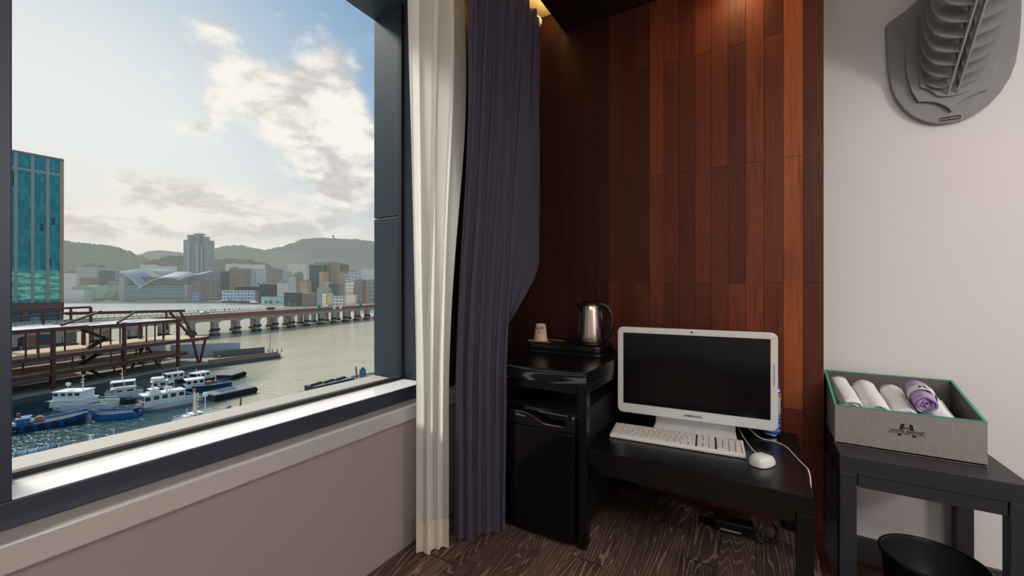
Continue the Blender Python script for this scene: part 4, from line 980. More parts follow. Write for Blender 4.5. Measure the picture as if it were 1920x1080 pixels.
# right-hand cluster near the bridge end
block('green glass-banded office with box penthouse', 577, 607, 497, 620, GLASSF, dep=16, rot=12, roofs=((0.3, 0.85, 5.5),))
block('big beige slab block with brown end, tallest near the bridge', 609, 638, 494, 640, fm('f_slab2', (168, 154, 132), (112, 104, 92), 9, 3.3, 0.5, 0.35, 0.16), 'apartment_building', dep=18, roofs=((0.3, 0.6, 3),))
block('brown end block joined to the big beige slab', 639, 647, 496, 640, fm('f_brownend', (126, 104, 90), (96, 84, 76), 5, 3.3, 0.4, 0.35, 0.16), 'apartment_building', dep=16)
block('pink narrow block in front of the beige slab', 598, 609, 511, 560, PINKF, dep=12, rot=-8)
block('pinkish tower block with water tank near the white striped block', 635, 645, 513, 560, PINKF, dep=12, roofs=((0.2, 0.6, 3),))
block('white striped narrow block beside the bright white building', 644, 653, 514, 540, STRIPEF, dep=12, rot=10)
block('pale office with square windows behind the bright white building', 652, 672, 510, 620, fm('f_pale2', (196, 200, 198), (96, 104, 110), 5, 5, 0.4, 0.4, 0.25), dep=14, roofs=((0.1, 0.4, 3),))
block('bright sunlit white building with slot windows', 647, 666, 529, 500, BRIGHTF, dep=12, rot=-6)
block('grey narrow block with dark flank next to the bright building', 665, 681, 525, 495, fm('f_gnarrow', (142, 134, 126), (96, 96, 98), 4.2, 4.2, 0.35, 0.4, 0.12), dep=12, roofs=((0.05, 0.4, 2),))
block('grey apartment with square windows at the window edge', 686, 712, 527, 490, fm('f_gapt', (150, 152, 146), (74, 84, 92), 4.4, 4.8, 0.4, 0.4, 0.12), 'apartment_building', dep=14, roofs=((0.1, 0.5, 2.5),))
sc_ = thing('sign_column', 'tall red vertical sign column near the window edge', 'sign', (*V(Upx(685, 478), 478), LZ), YAW)
MB().box(-1.1, -0.4, 3, 1.1, 0.4, Zpy(541, 478)-LZ).build('panel', mat('sign_red', (190, 84, 66), 0.6, haze=0.1, var=0.2, scale=0.4), sc_); MB().cyl((0, 0, 0), (0, 0, 3.2), 0.3, seg=8).build('post', BLACK_MT, sc_)
block('dark blue-grey block before the pink narrow block', 616, 628, 532, 540, fm('f_dbg', (86, 92, 102), (70, 76, 86), 6, 4, 0.5, 0.4, 0.14), dep=12)
block('cream block with slanted roofline before the pink tower', 608, 617, 529, 548, fm('f_cream', (206, 188, 160), (130, 116, 100), 4, 4, 0.35, 0.35, 0.14), dep=10)
block('tan tiered building beside the glass office', 562, 577, 529, 600, fm('f_tan2', (190, 160, 124), (120, 106, 90), 4, 4, 0.4, 0.35, 0.16), dep=12, roofs=((0.4, 0.9, 4),))
block('grey square building near the bridge deck', 594, 615, 541, 520, GREYF, dep=12)
block('small white sunlit house with sign near the bridge deck', 604, 612, 551, 500, BRIGHTF, 'corner_house', dep=8)
block('small yellow sunlit house beside the white house', 613, 620, 550, 500, fm('f_yel', (214, 190, 140), (140, 120, 90), 3, 3.6, 0.35, 0.4, 0.1), 'corner_house', dep=8)
block('low white shop row by the bridge end', 622, 648, 556, 490, fm('f_shop', (198, 198, 194), (80, 88, 100), 4, 4, 0.6, 0.4, 0.1), 'shop_row', dep=8)
block('cream low sunlit shop below the bright white building', 648, 666, 553, 470, mat('cream_shop', (226, 214, 184), 0.8, haze=0.08), 'shop_row', dep=6)
block('pale blue hazy building at the foot of the low hill', 530, 541, 510, 760, fm('f_pblue', (150, 168, 182), (110, 128, 140), 5, 4, 0.4, 0.4, 0.3), dep=14)
block('dark low shed among the trees near the bridge', 532, 560, 549, 560, DARKF, 'quay_shed', 'shed', dep=10)
block('grey-brown shed beside the dark low shed', 566, 593, 551, 540, fm('f_gb', (112, 106, 104), (80, 78, 80), 6, 4, 0.5, 0.3, 0.12), 'quay_shed', 'shed', dep=10)
block('small sunlit cream house on the slope behind the sheds', 541, 550, 519, 720, fm('f_creamh', (210, 188, 160), (140, 130, 118), 4, 4, 0.4, 0.4, 0.25), 'slope_house', dep=10, roofs=((0.1, 0.5, 3),))
block('grey house pair on the slope beside the cream house', 551, 564, 513, 800, GREYF, 'slope_house', dep=12, roofs=((0.4, 0.9, 4),))
for i, (a, b, y) in enumerate(((539, 546, 494), (547, 553, 493), (556, 562, 495), (563, 570, 494))):
    block('hazy tall apartment slab far behind the cream house', a, b, y, 2200, HAZEF, 'apartment_building', dep=30, group='hazy apartments far behind the cream house')
for i, (a, b, y) in enumerate(((672, 679, 506), (680, 690, 503), (691, 704, 504))):
    block('hazy white apartment slab far behind the window edge', a, b, y, 1700, fm('f_haze2', (206, 208, 208), (160, 168, 170), 6, 4, 0.5, 0.4, 0.45), 'apartment_building', dep=26, group='hazy apartments at the far window edge')
r4 = random.Random(21)
for i in range(30):
    px = r4.choice([r4.uniform(120, 215), r4.uniform(376, 420), r4.uniform(545, 580), r4.uniform(655, 700), r4.uniform(520, 560)]); d = r4.uniform(1030, 1450)
    block('small hazy house on the far shore slope', px-r4.uniform(3, 5), px+r4.uniform(3, 6), r4.uniform(524, 538), d, r4.choice((HAZEF, BEIGEF, WHITEF, GREYF, PINKF)), 'slope_house', dep=9, group='small hazy houses on the far shore')
# trees on the far quay
def tree(label, px, d, h, r_, m, group=None, base=LZ, seed=1):
    t = thing('quay_tree', label, 'tree', (*V(Upx(px, d), d), base), YAW, group); r = random.Random(seed)
    MB().cyl((0, 0, 0), (0, 0, h*0.55), 0.35, 0.2, 8).build('trunk', mat('bark', (84, 70, 58), 0.9, haze=0.12), t)
    c = MB()
    for k in range(9):
        a = r.uniform(0, 2*PI); q = r.uniform(0, r_*0.6); c.ball((q*math.cos(a), q*math.sin(a), h*0.62+r.uniform(-0.2, 0.3)*h*0.6), r_*r.uniform(0.45, 0.7), 10)
    for v in c.bm.verts: v.co += Vector((r.uniform(-1, 1), r.uniform(-1, 1), r.uniform(-1, 1)))*r_*0.10
    c.build('crown', m, t)
TREEM = mat('hazy_foliage', (84, 98, 66), 0.9, var=0.4, scale=1.2, haze=0.12)
for i, px in enumerate((560, 566, 572, 579, 586, 592)): tree('dark green tree between the glass office and the sheds', px, 575, 9, 1.9, TREEM, 'trees near the glass office', seed=i)
for i, px in enumerate((430, 498, 508, 520, 544, 553, 626, 633)): tree('small round tree on the quay edge by the bridge', px, {430: 688, 498: 640, 508: 640, 520: 640, 544: 548, 553: 548, 626: 535, 633: 528}[px], 6, 2.4, TREEM, 'trees on the quay edge', seed=20+i)

# ---------------------------------------------------------------- glass tower by the wharf
D0 = 205.0
TG = thing('glass_tower', 'teal glass tower with grey mullions and brown stone base beside the window frame', 'tower', (0, 0, WZ+1.7))
gx = V(Upx(117, D0), D0)      # near-right front corner
TG.location = (gx[0], gx[1], WZ+1.7)
hT = Zpy(300.5, D0)-(WZ+1.7); DY = -62.0; DX = -34.0
def glassf():
    m, t, p = new_mat('teal_curtain_wall'); co = t.coord(); x, y, z = t.sep(co)
    h = t.m('ADD', x, y)
    fy_ = t.m('FRACT', t.m('DIVIDE', z, 3.4)); fx_ = t.m('FRACT', t.m('DIVIDE', h, 1.25))
    ln = t.m('MAXIMUM', t.m('LESS_THAN', fy_, 0.07), t.m('LESS_THAN', fx_, 0.05))
    wn = t.new('ShaderNodeTexWhiteNoise', noise_dimensions='2D'); t.put(wn.inputs['Vector'], t.comb(t.m('FLOOR', t.m('DIVIDE', h, 1.25)), t.m('FLOOR', t.m('DIVIDE', z, 3.4)), 0))
    n = t.noise(t.mapping(co, (0.4, 0.4, 2.4)), 0.35, 4, 0.6, 0.6)
    c = t.mix(wn.outputs['Value'], lin((30, 98, 112)), lin((44, 122, 132)))
    c = t.mix(t.m('MULTIPLY', t.m('GREATER_THAN', wn.outputs['Value'], 0.965), 1.0), c, lin((30, 60, 76)))
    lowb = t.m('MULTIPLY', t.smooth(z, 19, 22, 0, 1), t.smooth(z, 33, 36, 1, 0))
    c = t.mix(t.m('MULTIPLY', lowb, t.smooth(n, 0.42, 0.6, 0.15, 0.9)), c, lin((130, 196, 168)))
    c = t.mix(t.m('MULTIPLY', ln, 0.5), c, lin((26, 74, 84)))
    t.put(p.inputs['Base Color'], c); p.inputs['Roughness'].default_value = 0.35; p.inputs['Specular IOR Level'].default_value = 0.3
    t.put(p.inputs['Emission Color'], c); p.inputs['Emission Strength'].default_value = 0.26  # slight glow added to lighten the glass; it is no lamp
    return m
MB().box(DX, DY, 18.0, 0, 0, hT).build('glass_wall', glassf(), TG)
MUL = mat('tower_mullion', (122, 138, 142), 0.6, var=0.1, scale=1.5, haze=0.08)
for y in (-0.45, -5.0, -9.9, -15.1, -20.4, -26, -32, -38): MB().box(-0.2, y-0.55, 19.0, 0.40, y+0.55, hT-0.4).build('mullion', MUL, TG)
MB().box(-0.2, DY, hT-8.3, 0.36, 0, hT-7.2).build('transom', MUL, TG); MB().box(DX-0.3, DY-0.3, hT-0.6, 0.5, 0.35, hT+0.6).build('parapet', mat('tower_parapet', (92, 100, 104), 0.7, haze=0.06), TG)
MB().box(-0.35, 0.0, 13, 0.5, 0.45, hT).build('sunlit_corner', mat('tower_sunlit_edge', (226, 158, 78), 0.6), TG)  # sunlight on the tower edge painted as an orange strip
STN = mat('tower_brown_stone', (112, 92, 88), 0.8, var=0.14, scale=2.0)
bs = MB(); bs.box(-30, DY, 15.0, 0.5, 0.3, 19.2)
for y in (-1.2, -12.2, -24, -36, -48): bs.box(-1.0, y-0.9 if y < -5 else y, -2, 0.5, y+0.9 if y < -5 else 0.3, 15.1)
bs.box(-30, DY, -2, -0.6, 0, 1.5); bs.build('stone_base', STN, TG)
MB().box(-29, DY+1, 1.0, -0.9, -0.4, 15.0).build('lobby_glass', mat('lobby_teal', (36, 110, 116), 0.3, var=0.3, scale=0.4), TG)
ad_ = MB().box(-0.9, -10.8, 6.0, -0.5, -7.6, 13.2).build('lobby_poster', mat('poster_blue', (96, 156, 196), 0.6, var=0.2, scale=0.7), TG)
MB().box(-0.52, -10.7, 8.2, -0.45, -7.7, 9.8).build('poster_band', mat('poster_orange', (216, 150, 60), 0.6), ad_)

# ---------------------------------------------------------------- quay, steel skeleton, hoardings, jetty
QUAYM = mat('quay_concrete', (150, 142, 124), 0.9, var=0.2, scale=0.25); QDARK = mat('quay_wall_stone', (82, 84, 82), 0.9, var=0.4, scale=0.7)
O = Vector((-120.5, 97.3)); A_ = Vector((11.6, 49.7)).normalized(); B_ = Vector((-A_.y, A_.x))
def fr_(a, b): v = O+A_*a+B_*b; return (v.x, v.y)
slab('quay', [fr_(-25, -1.5), fr_(40, -1.5), (-107.5, 139), (-106.5, 141.5), (-92.6, 160.5), (-95.5, 165.5), (-128, 172), (-132, 196), fr_(95, 30), fr_(-25, 34), ][:6]+[(-128, 176), (-170, 196), (-196, 190), fr_(-25, 38)], WZ-2, QZ, QUAYM)
wl = MB()
edge = [fr_(-25, -1.6), fr_(40, -1.6), (-107.4, 138.9), (-92.5, 160.4), (-95.4, 165.6)]
for a, b in zip(edge, edge[1:]):
    pa, pb = V(*a), V(*b); wl.bar((pa[0], pa[1], (WZ-1+QZ-0.25)/2), (pb[0], pb[1], (WZ-1+QZ-0.25)/2), 0.5, QZ-WZ+0.5)
struct(wl.build('trim_6', QDARK))
def world_rot(vec): return math.atan2(*reversed(V(vec.x, vec.y)))
sk = thing('steel_building_frame', 'rust-brown steel skeleton of an unfinished pier building with bare decks', 'building frame', (*V(O.x, O.y), QZ), world_rot(A_))
# local x runs along the quay, local y backwards
RUST = mat('red_oxide_steel', (86, 46, 42), 0.7, var=0.25, scale=1.5); DECKM = mat('bare_deck_concrete', (206, 186, 152), 0.9, var=0.16, scale=0.35); DECKG = mat('grey_roof_sheet', (204, 206, 208), 0.7, var=0.12, scale=0.3)
lev = {'deck1': EYE-21.8-QZ, 'deck2': EYE-17.5-QZ, 'roof': EYE-10.3-QZ}
def deckslab(z, x0, x1, y0, y1, m, nm='deck'):
    MB().box(x0, y0, z-0.35, x1, y1, z).build(nm, m, sk)
    e = MB(); 
    for y in (y0-0.15, y1+0.15): e.bar((x0, y, z-0.45), (x1, y, z-0.45), 0.3, 1.0)
    for x in (x0, x1): e.bar((x, y0, z-0.45), (x, y1, z-0.45), 0.3, 0.9)
    e.build('edge_beam', RUST, sk)
    j = MB()
    for k in range(1, 5): j.bar((x0, y0+(y1-y0)*k/5, z-0.7), (x1, y0+(y1-y0)*k/5, z-0.7), 0.25, 0.6)
    j.build('joist_set', RUST, sk)
deckslab(lev['deck1'], -20, 41.5, 0, 17, DECKM); deckslab(lev['deck2'], -20, 49.5, 0, 19, DECKM); 
deckslab(lev['roof'], -20, 14.5, 0, 15, DECKG, 'roof_slab'); deckslab(lev['roof']-0.25, 14.6, 40, 0.6, 15, DECKG, 'roof_slab')
for x in (-8.2, 7.5, 23.4, 38.9):
    for y in (0.4, 17.0):
        top = lev['roof'] + (4.6 if y > 1 and x in (7.5,) else 0)
        MB().bar((x, y, 0), (x, y, top), 0.75, 0.75).build('column', RUST, sk, bevel=0.03)
r5 = random.Random(3)
for lo, hi, xs in ((lev['deck2'], lev['roof']-0.6, [-16, -12, -5, -1.5, 2.5, 4.8, 9.5, 13.5, 17, 19.5, 21.5, 26, 28.5, 31.5, 34, 36.5, 41.5]), (lev['deck1'], lev['deck2']-0.7, [-14, -3, 3.5, 11.5, 17.5, 20.2, 27, 33, 36]), (0, lev['deck1']-0.7, [-6, 3, 12, 18, 25, 28.5, 32, 35.5])):
    for x in xs:
        y = r5.choice((0.5, 3.5, 7.0, 10.0)); MB().bar((x, y, lo), (x, y, hi), 0.28).build('prop', RUST, sk)
# raised frame, ramp beams and splayed end legs
zr = lev['roof']
def beam(p0, p1, w=0.5, h=0.7): MB().bar(p0, p1, w, h).build('beam', RUST, sk)
beam((-20, 14.5, zr+1.2), (20, 14.5, zr+3.0), 0.4, 0.6)
beam((7.5, 14.5, zr+4.4), (24, 15, zr+4.4), 0.5, 0.6); beam((24, 15, zr), (24, 15, zr+4.4), 0.5, 0.6); beam((13, 14.5, zr), (13, 14.5, zr+4.4), 0.4, 0.5); beam((19, 14.5, zr), (19, 14.5, zr+4.4), 0.4, 0.5)
beam((18, 14.8, zr+2.8), (48.5, 10, zr+2.0), 0.6, 0.9); beam((10, 2, zr+0.4), (26, 14, zr+3.0), 0.35, 0.6); beam((22, 1, zr), (34, 12, zr+2.4), 0.35, 0.6)
for p0, p1 in (((44.5, 1.5, lev['deck2']), (42.0, 8.5, zr+2.2)), ((45.2, 1.5, lev['deck2']), (46.5, 9.5, zr+2.0)), ((40.2, 7, zr-4), (41.5, 9, zr+2.2)), ((46.0, 0.6, 0), (44.0, 0.6, lev['deck2']-0.6)), ((46.6, 0.6, 0), (48.6, 0.6, lev['deck2']-0.6)), ((39, 9, 0), (35.5, 10, lev['deck2']-0.5)), ((33, 12, 0), (36.5, 11, lev['deck2']-0.5))):
    beam(p0, p1, 0.55, 0.55)
# zigzag stair
stt = MB()
for k, (x0, x1, z0, z1) in enumerate(((18.5, 23, lev['deck2'], lev['deck2']+2.5), (23, 18.0, lev['deck2']+2.5, lev['deck2']+5.4), (17, 23, lev['deck1'], lev['deck1']+3.6), (22, 17, 0.3, lev['deck1']))):
    y = 6+k%2*1.4; stt.bar((x0, y, z0), (x1, y, z1), 0.25, 0.5); stt.bar((x0, y+1.2, z0), (x1, y+1.2, z1), 0.25, 0.5); stt.bar((x0, y+0.6, z0), (x1, y+0.6, z1), 1.1, 0.12)
stt.build('stair_flight', mat('dark_steel', (52, 44, 44), 0.7), sk)
for x, y, s2 in ((-1.8, 7, 1.2), (-7, 3, 0.9)): MB().box(x-s2, y-s2*0.6, lev['deck2'], x+s2, y+s2*0.6, lev['deck2']+s2*1.1).build('site_crate', mat('tarred_crate', (70, 58, 54), 0.8), sk)
# tall pole behind the frame
pl_ = MB().cyl((*V(*fr_(9, 21)), QZ), (*V(*fr_(9, 21)), Zpy(550, 125)), 0.35, 0.25, 10).build('pile_post', RUST); tag(pl_, 'leaning brown steel post rising behind the pier frame roof', 'post')
# hoarding panels
HM = mat('blue_white_hoarding', (168, 178, 192), 0.8, var=0.2, scale=0.12)
def hoarding(label, p0, p1, h, m, z=QZ, marks=0):
    a, b = V(*p0), V(*p1); L = math.dist(a, b); t = thing('site_hoarding', label, 'hoarding', (*a, z), math.atan2(b[1]-a[1], b[0]-a[0]))
    MB().box(0, -0.06, 0, L, 0.06, h).build('panel', m, t)
    po = MB()
    for k in range(int(L/4)+1): po.bar((k*4, 0.12, 0), (k*4, 0.12, h), 0.12)
    po.build('post_row', RUST, t)
    r = random.Random(int(L*7))
    if marks:
        mk = MB(); x = L*0.30
        while x < L*0.62:
            w = r.uniform(0.3, 0.9); mk.box(x, -0.075, h*0.5, x+w, -0.055, h*0.62); x += w+r.uniform(0.15, 0.4)
        mk.box(L*0.5, -0.075, h*0.30, L*0.60, -0.055, h*0.44); mk.build('banner_print', mat('banner_blue', (64, 120, 190), 0.7), t)
hoarding('long pale blue hoarding behind the pier frame upper deck', fr_(-22, 21.5), fr_(24, 23.5), 8.6, HM, QZ, 1)
hoarding('white hoarding behind the middle bays of the pier frame', fr_(26, 22.8), fr_(50, 20.9), 5.6, mat('white_hoarding', (186, 196, 206), 0.8, var=0.1, scale=0.3))
hoarding('white hoarding at the open end of the pier frame', fr_(51, 20), (-106.5, 158), 5.0, mat('white_hoarding', (186, 196, 206), 0.8, var=0.1, scale=0.3))
hoarding('grey weathered fence along the jetty root', (-112.5, 152), (-100.3, 163.5), 2.4, mat('grey_fence', (108, 110, 106), 0.9, var=0.3, scale=1.5))
hoarding('low tan railing wall along the jetty edge', (-106.6, 141.6), (-92.9, 160.2), 1.0, mat('tan_parapet', (134, 112, 92), 0.9, var=0.25, scale=1.0))
jl = random.Random(2)
for i in range(6):
    q = 0.15+i*0.15; x, y = V(-92.8-3.0*q*9/2, 165.8+q*1.5); 
    tag(MB().cyl((x, y, QZ), (x, y, QZ+1.1), 0.18, 0.14, 8).build('mooring_post', BLACK_MT), 'small dark mooring post along the jetty back edge', 'post', 'mooring posts on the jetty')
lp = MB().tube([(*V(-98.4, 164), QZ), (*V(-98.4, 164), QZ+9)], [0.14, 0.09], 8); lp.box(-0.3, -0.3, 0, 0.3, 0.3, 0.01, Matrix.Translation((*V(-98.4, 164), QZ+9))); tag(lp.build('lamp_post', mat('pole_grey', (120, 122, 122), 0.6)), 'thin grey lamp post standing on the jetty', 'lamp post')
def person(label, px, d, z, top, legs, sit=False, h=1.7, group=None, rot=0):
    """small far figure: one skinned body with clothes as children"""
    t = thing('person', label, 'person', (*V(Upx(px, d), d), z), YAW+rot, group)
    k = h/1.7; hip = 0.5 if sit else 0.88
    b = MB(); b.tube([(0, 0, hip-0.05), (0, 0, hip+0.2), (0, 0, hip+0.48), (0, 0, hip+0.56), (0, 0, hip+0.62)], [0.15, 0.14, 0.19, 0.08, 0.055], 10)
    b.ball((0, 0, hip+0.72), 0.105, 12, (0.9, 1, 1.2)); b.build('body', mat('skin', (188, 148, 122), 0.7), t, True)
    tp_ = MB(); tp_.tube([(0, 0, hip-0.08), (0, 0, hip+0.2), (0, 0, hip+0.46), (0, 0, hip+0.55)], [0.175, 0.16, 0.21, 0.09], 10)
    for s in (-1, 1): tp_.tube([(s*0.2, 0, hip+0.48), (s*0.26, -0.03, hip+0.2), (s*0.2, -0.2, hip+0.05)], [0.065, 0.055, 0.045], 8)
    tp_.build('jacket', top, t, True)
    lg = MB()
    for s in (-1, 1):
        P = [(s*0.09, 0, hip), (s*0.11, -0.42, hip-0.02), (s*0.11, -0.45, 0.05), (s*0.11, -0.58, 0.04)] if sit else [(s*0.09, 0, hip), (s*0.10, -0.03, 0.48), (s*0.11, 0.02, 0.06), (s*0.11, -0.12, 0.04)]
        lg.tube(P, [0.10, 0.075, 0.05, 0.05], 8)
    lg.build('trousers', legs, t, True)
    MB().ball((0, 0.015, hip+0.755), 0.108, 12, (0.95, 1, 0.95)).build('hair', BLACK_MT, t, True)
    t.scale = (k, k, k); return t
TEALJ = mat('teal_jacket', (70, 140, 150), 0.8); DKJ = mat('dark_jacket', (46, 48, 56), 0.8); JN = mat('blue_jeans', (58, 70, 96), 0.8)
person('person in a teal jacket sitting at the jetty tip', 511, 160.5, QZ+0.0, TEALJ, JN, True)
person('person in white top with blue bucket standing on the jetty', 411, 148, QZ, mat('white_top', (220, 222, 222), 0.8), mat('blue_trousers', (40, 90, 180), 0.8))
tree('low green bush growing on the jetty', 468, 161.5, 1.3, 1.1, mat('bush_green', (88, 104, 60), 0.9, var=0.4, scale=2), base=QZ, seed=41)

# ---------------------------------------------------------------- bridge
bz = lambda hz: EYE-hz
P0 = Vector((-172.0, 235.0)); T_ = Vector((31.4, 90.0)).normalized(); N_ = Vector((T_.y, -T_.x))      # N_ to the near side
br = thing('road_bridge', 'long concrete arch bridge with red girder crossing the harbour', 'bridge', (*V(P0.x, P0.y), WZ), world_rot(T_))
# local x along the bridge, local y to its far side; near face at y = 0, 24 m wide
hb_ = lambda hz: (EYE-hz)-WZ
X0, X1 = -110.0, 225.0
CONC = mat('bridge_concrete', (150, 142, 128), 0.9, var=0.16, scale=0.3, haze=0.06); REDG = mat('bridge_red_girder', (124, 60, 58), 0.7, var=0.15, scale=0.8, haze=0.06); ASPH = mat('bridge_asphalt', (150, 142, 124), 0.95, var=0.1, scale=0.3, haze=0.06)
MB().box(X0, 0, hb_(16.0), X1, 24, hb_(15.2)).build('deck', ASPH, br)
MB().box(X0, -0.35, hb_(17.6), X1, 0.0, hb_(15.0)).build('girder', REDG, br); MB().box(X0, 24, hb_(17.6), X1, 24.35, hb_(15.0)).build('girder', REDG, br)
MB().box(X0, -0.5, hb_(15.05), X1, 0.25, hb_(14.75)).build('kerb', mat('bridge_kerb', (206, 198, 180), 0.9, haze=0.06), br)
MB().box(X0, 20.5, hb_(15.2), X1, 23.8, hb_(14.95)).build('footway', mat('bridge_footway', (176, 168, 150), 0.9, haze=0.06), br)
for y in (-0.2, 24.1):
    rl = MB(); x = X0
    while x < X1: rl.box(x-0.08, y-0.08, hb_(14.75), x+0.08, y+0.08, hb_(13.7)); x += 2.4
    rl.bar((X0, y, hb_(13.75)), (X1, y, hb_(13.75)), 0.12); rl.bar((X0, y, hb_(14.2)), (X1, y, hb_(14.2)), 0.07); rl.build('railing', mat('bridge_rail', (96, 90, 86), 0.7, haze=0.06), br)
SP = 13.25
px_ = [k*SP for k in range(-8, 17)]
for i, x in enumerate(px_):
    big = (i % 2 == 0)
    p = MB(); w = 2.1 if big else 1.7
    w = 1.5 if big else 1.15
    for y0 in (0.5, 20.7): MB().box(x-w, y0, -1.0, x+w, y0+2.8, hb_(19.0)).build('pier', CONC, br)
    p.box(x-w*0.8, 0.6, hb_(19.6), x+w*0.8, 23.4, hb_(18.0)); p.build('cross_beam', CONC, br)
    for y0 in (0.0, 20.2): MB().box(x-w-0.5, y0, -1.5, x+w+0.5, y0+3.8, 1.5).build('pier_footing', QDARK, br)
    fd = MB(); fd.box(x-w-0.55, 0.2, 3.0, x+w+0.55, 2.2, 4.4); fd.build('pier_fender', mat('pier_fender_black', (58, 56, 54), 0.8), br)
    if i+1 < len(px_):
        x2 = px_[i+1]; a, b = x+w*0.9, x2-w*0.9; zt, zs = hb_(17.9), hb_(21.2)
        pr = [(a, zt), (b, zt), (b, zs)]+[((a+b)/2+(b-a)/2*math.copysign(abs(math.cos(q*PI/14))**0.55, math.cos(q*PI/14)), zs+(hb_(19.3)-zs)*math.sin(q*PI/14)) for q in range(1, 14)]+[(a, zs)]
        for y0, y1 in ((0.6, 1.8), (22.2, 23.4)):
            m_ = MB(); m_.prism(pr, y0, y1, lambda u, v, d: (u, d, v)); m_.build('arch_fascia', CONC, br)
dk = MB(); dk.box(X0, 0.5, hb_(18.0), X1, 23.5, hb_(16.0)); dk.build('deck_soffit', CONC, br)
def vehicle(label, s, y, body, kind='car'):
    c = P0+T_*s-N_*y; x, yv = V(c.x, c.y)
    t = thing('car' if kind == 'car' else 'van', label, kind, (x, yv, hb_(15.2)+WZ), world_rot(T_))
    if kind == 'car':
        MB().prism([(-2.2, 0.35), (2.2, 0.35), (2.25, 0.75), (1.2, 0.92), (0.55, 1.42), (-1.1, 1.45), (-1.9, 0.98), (-2.25, 0.9)], -0.85, 0.85, lambda u, v, d: (u, d, v)).build('car_body', body, t, bevel=0.05)
        MB().prism([(1.05, 0.95), (0.52, 1.36), (-1.05, 1.38), (-1.7, 0.98)], -0.87, 0.87, lambda u, v, d: (u, d, v)).build('glazing', BLACK_G, t)
    else:
        MB().prism([(-2.5, 0.4), (2.4, 0.4), (2.5, 1.0), (1.8, 1.9), (-2.5, 2.0)], -0.95, 0.95, lambda u, v, d: (u, d, v)).build('van_body', body, t, bevel=0.05)
        MB().prism([(2.2, 1.1), (1.7, 1.8), (-2.2, 1.8), (-2.2, 1.2)], -0.97, 0.97, lambda u, v, d: (u, d, v)).build('glazing', BLACK_G, t)
    for wx in (-1.4, 1.4):
        for wy in (-0.8, 0.8): MB().cyl((wx, wy-0.1, 0.33), (wx, wy+0.1, 0.33), 0.33, seg=14).build('wheel', BLACK_MT, t)
vehicle('silver car driving on the near part of the bridge', -1, 9.0, mat('car_silver', (206, 212, 216), 0.3, 0.3))
vehicle('dark van driving along the middle of the bridge', 42, 8.0, mat('van_dark', (60, 62, 68), 0.4), 'van')
vehicle('white car far along the bridge near its city end', 92, 6.0, mat('car_white', (226, 226, 224), 0.4))
for i, s in enumerate((-14, -10, 4, 12, 14, 20, 23, 30)):
    c = P0+T_*s-N_*22.0
    t = person('person in dark clothes walking on the far footway of the bridge', 960+F_*c.x/c.y, c.y, hb_(14.95)+WZ+0.06, DKJ, DKJ, False, 1.75, 'walkers on the bridge footway')
for i, (s, colr) in enumerate(((76, (40, 120, 96)), (91, (220, 222, 226)), (98, (222, 224, 230)), (122, (44, 124, 100)), (146, (222, 226, 234)), (158, (206, 214, 236)), (180, (60, 140, 120)))):
    c = P0+T_*s+N_*0.6; x, yv = V(c.x, c.y); lab = {0: 'green banner hung on the bridge girder nearest the camera side', 3: 'green banner on the bridge girder beyond the white pair', 6: 'green banner on the bridge girder closest to the city'}.get(i)
    g = MB().box(-1.3, -0.06, 0, 1.3, 0.06, 3.6); o = g.build('bridge_banner', mat('banner_%d' % i, colr, 0.7)); o.location = (x, yv, hb_(17.0)+WZ); o.rotation_euler = (0, 0, world_rot(T_))
    tag(o, lab or ('white banner hung on the red bridge girder, first pair' if i < 3 else 'white banner hung on the red bridge girder, second pair'), 'banner', None if lab else ('white banners, first pair' if i < 3 else 'white banners, second pair'))

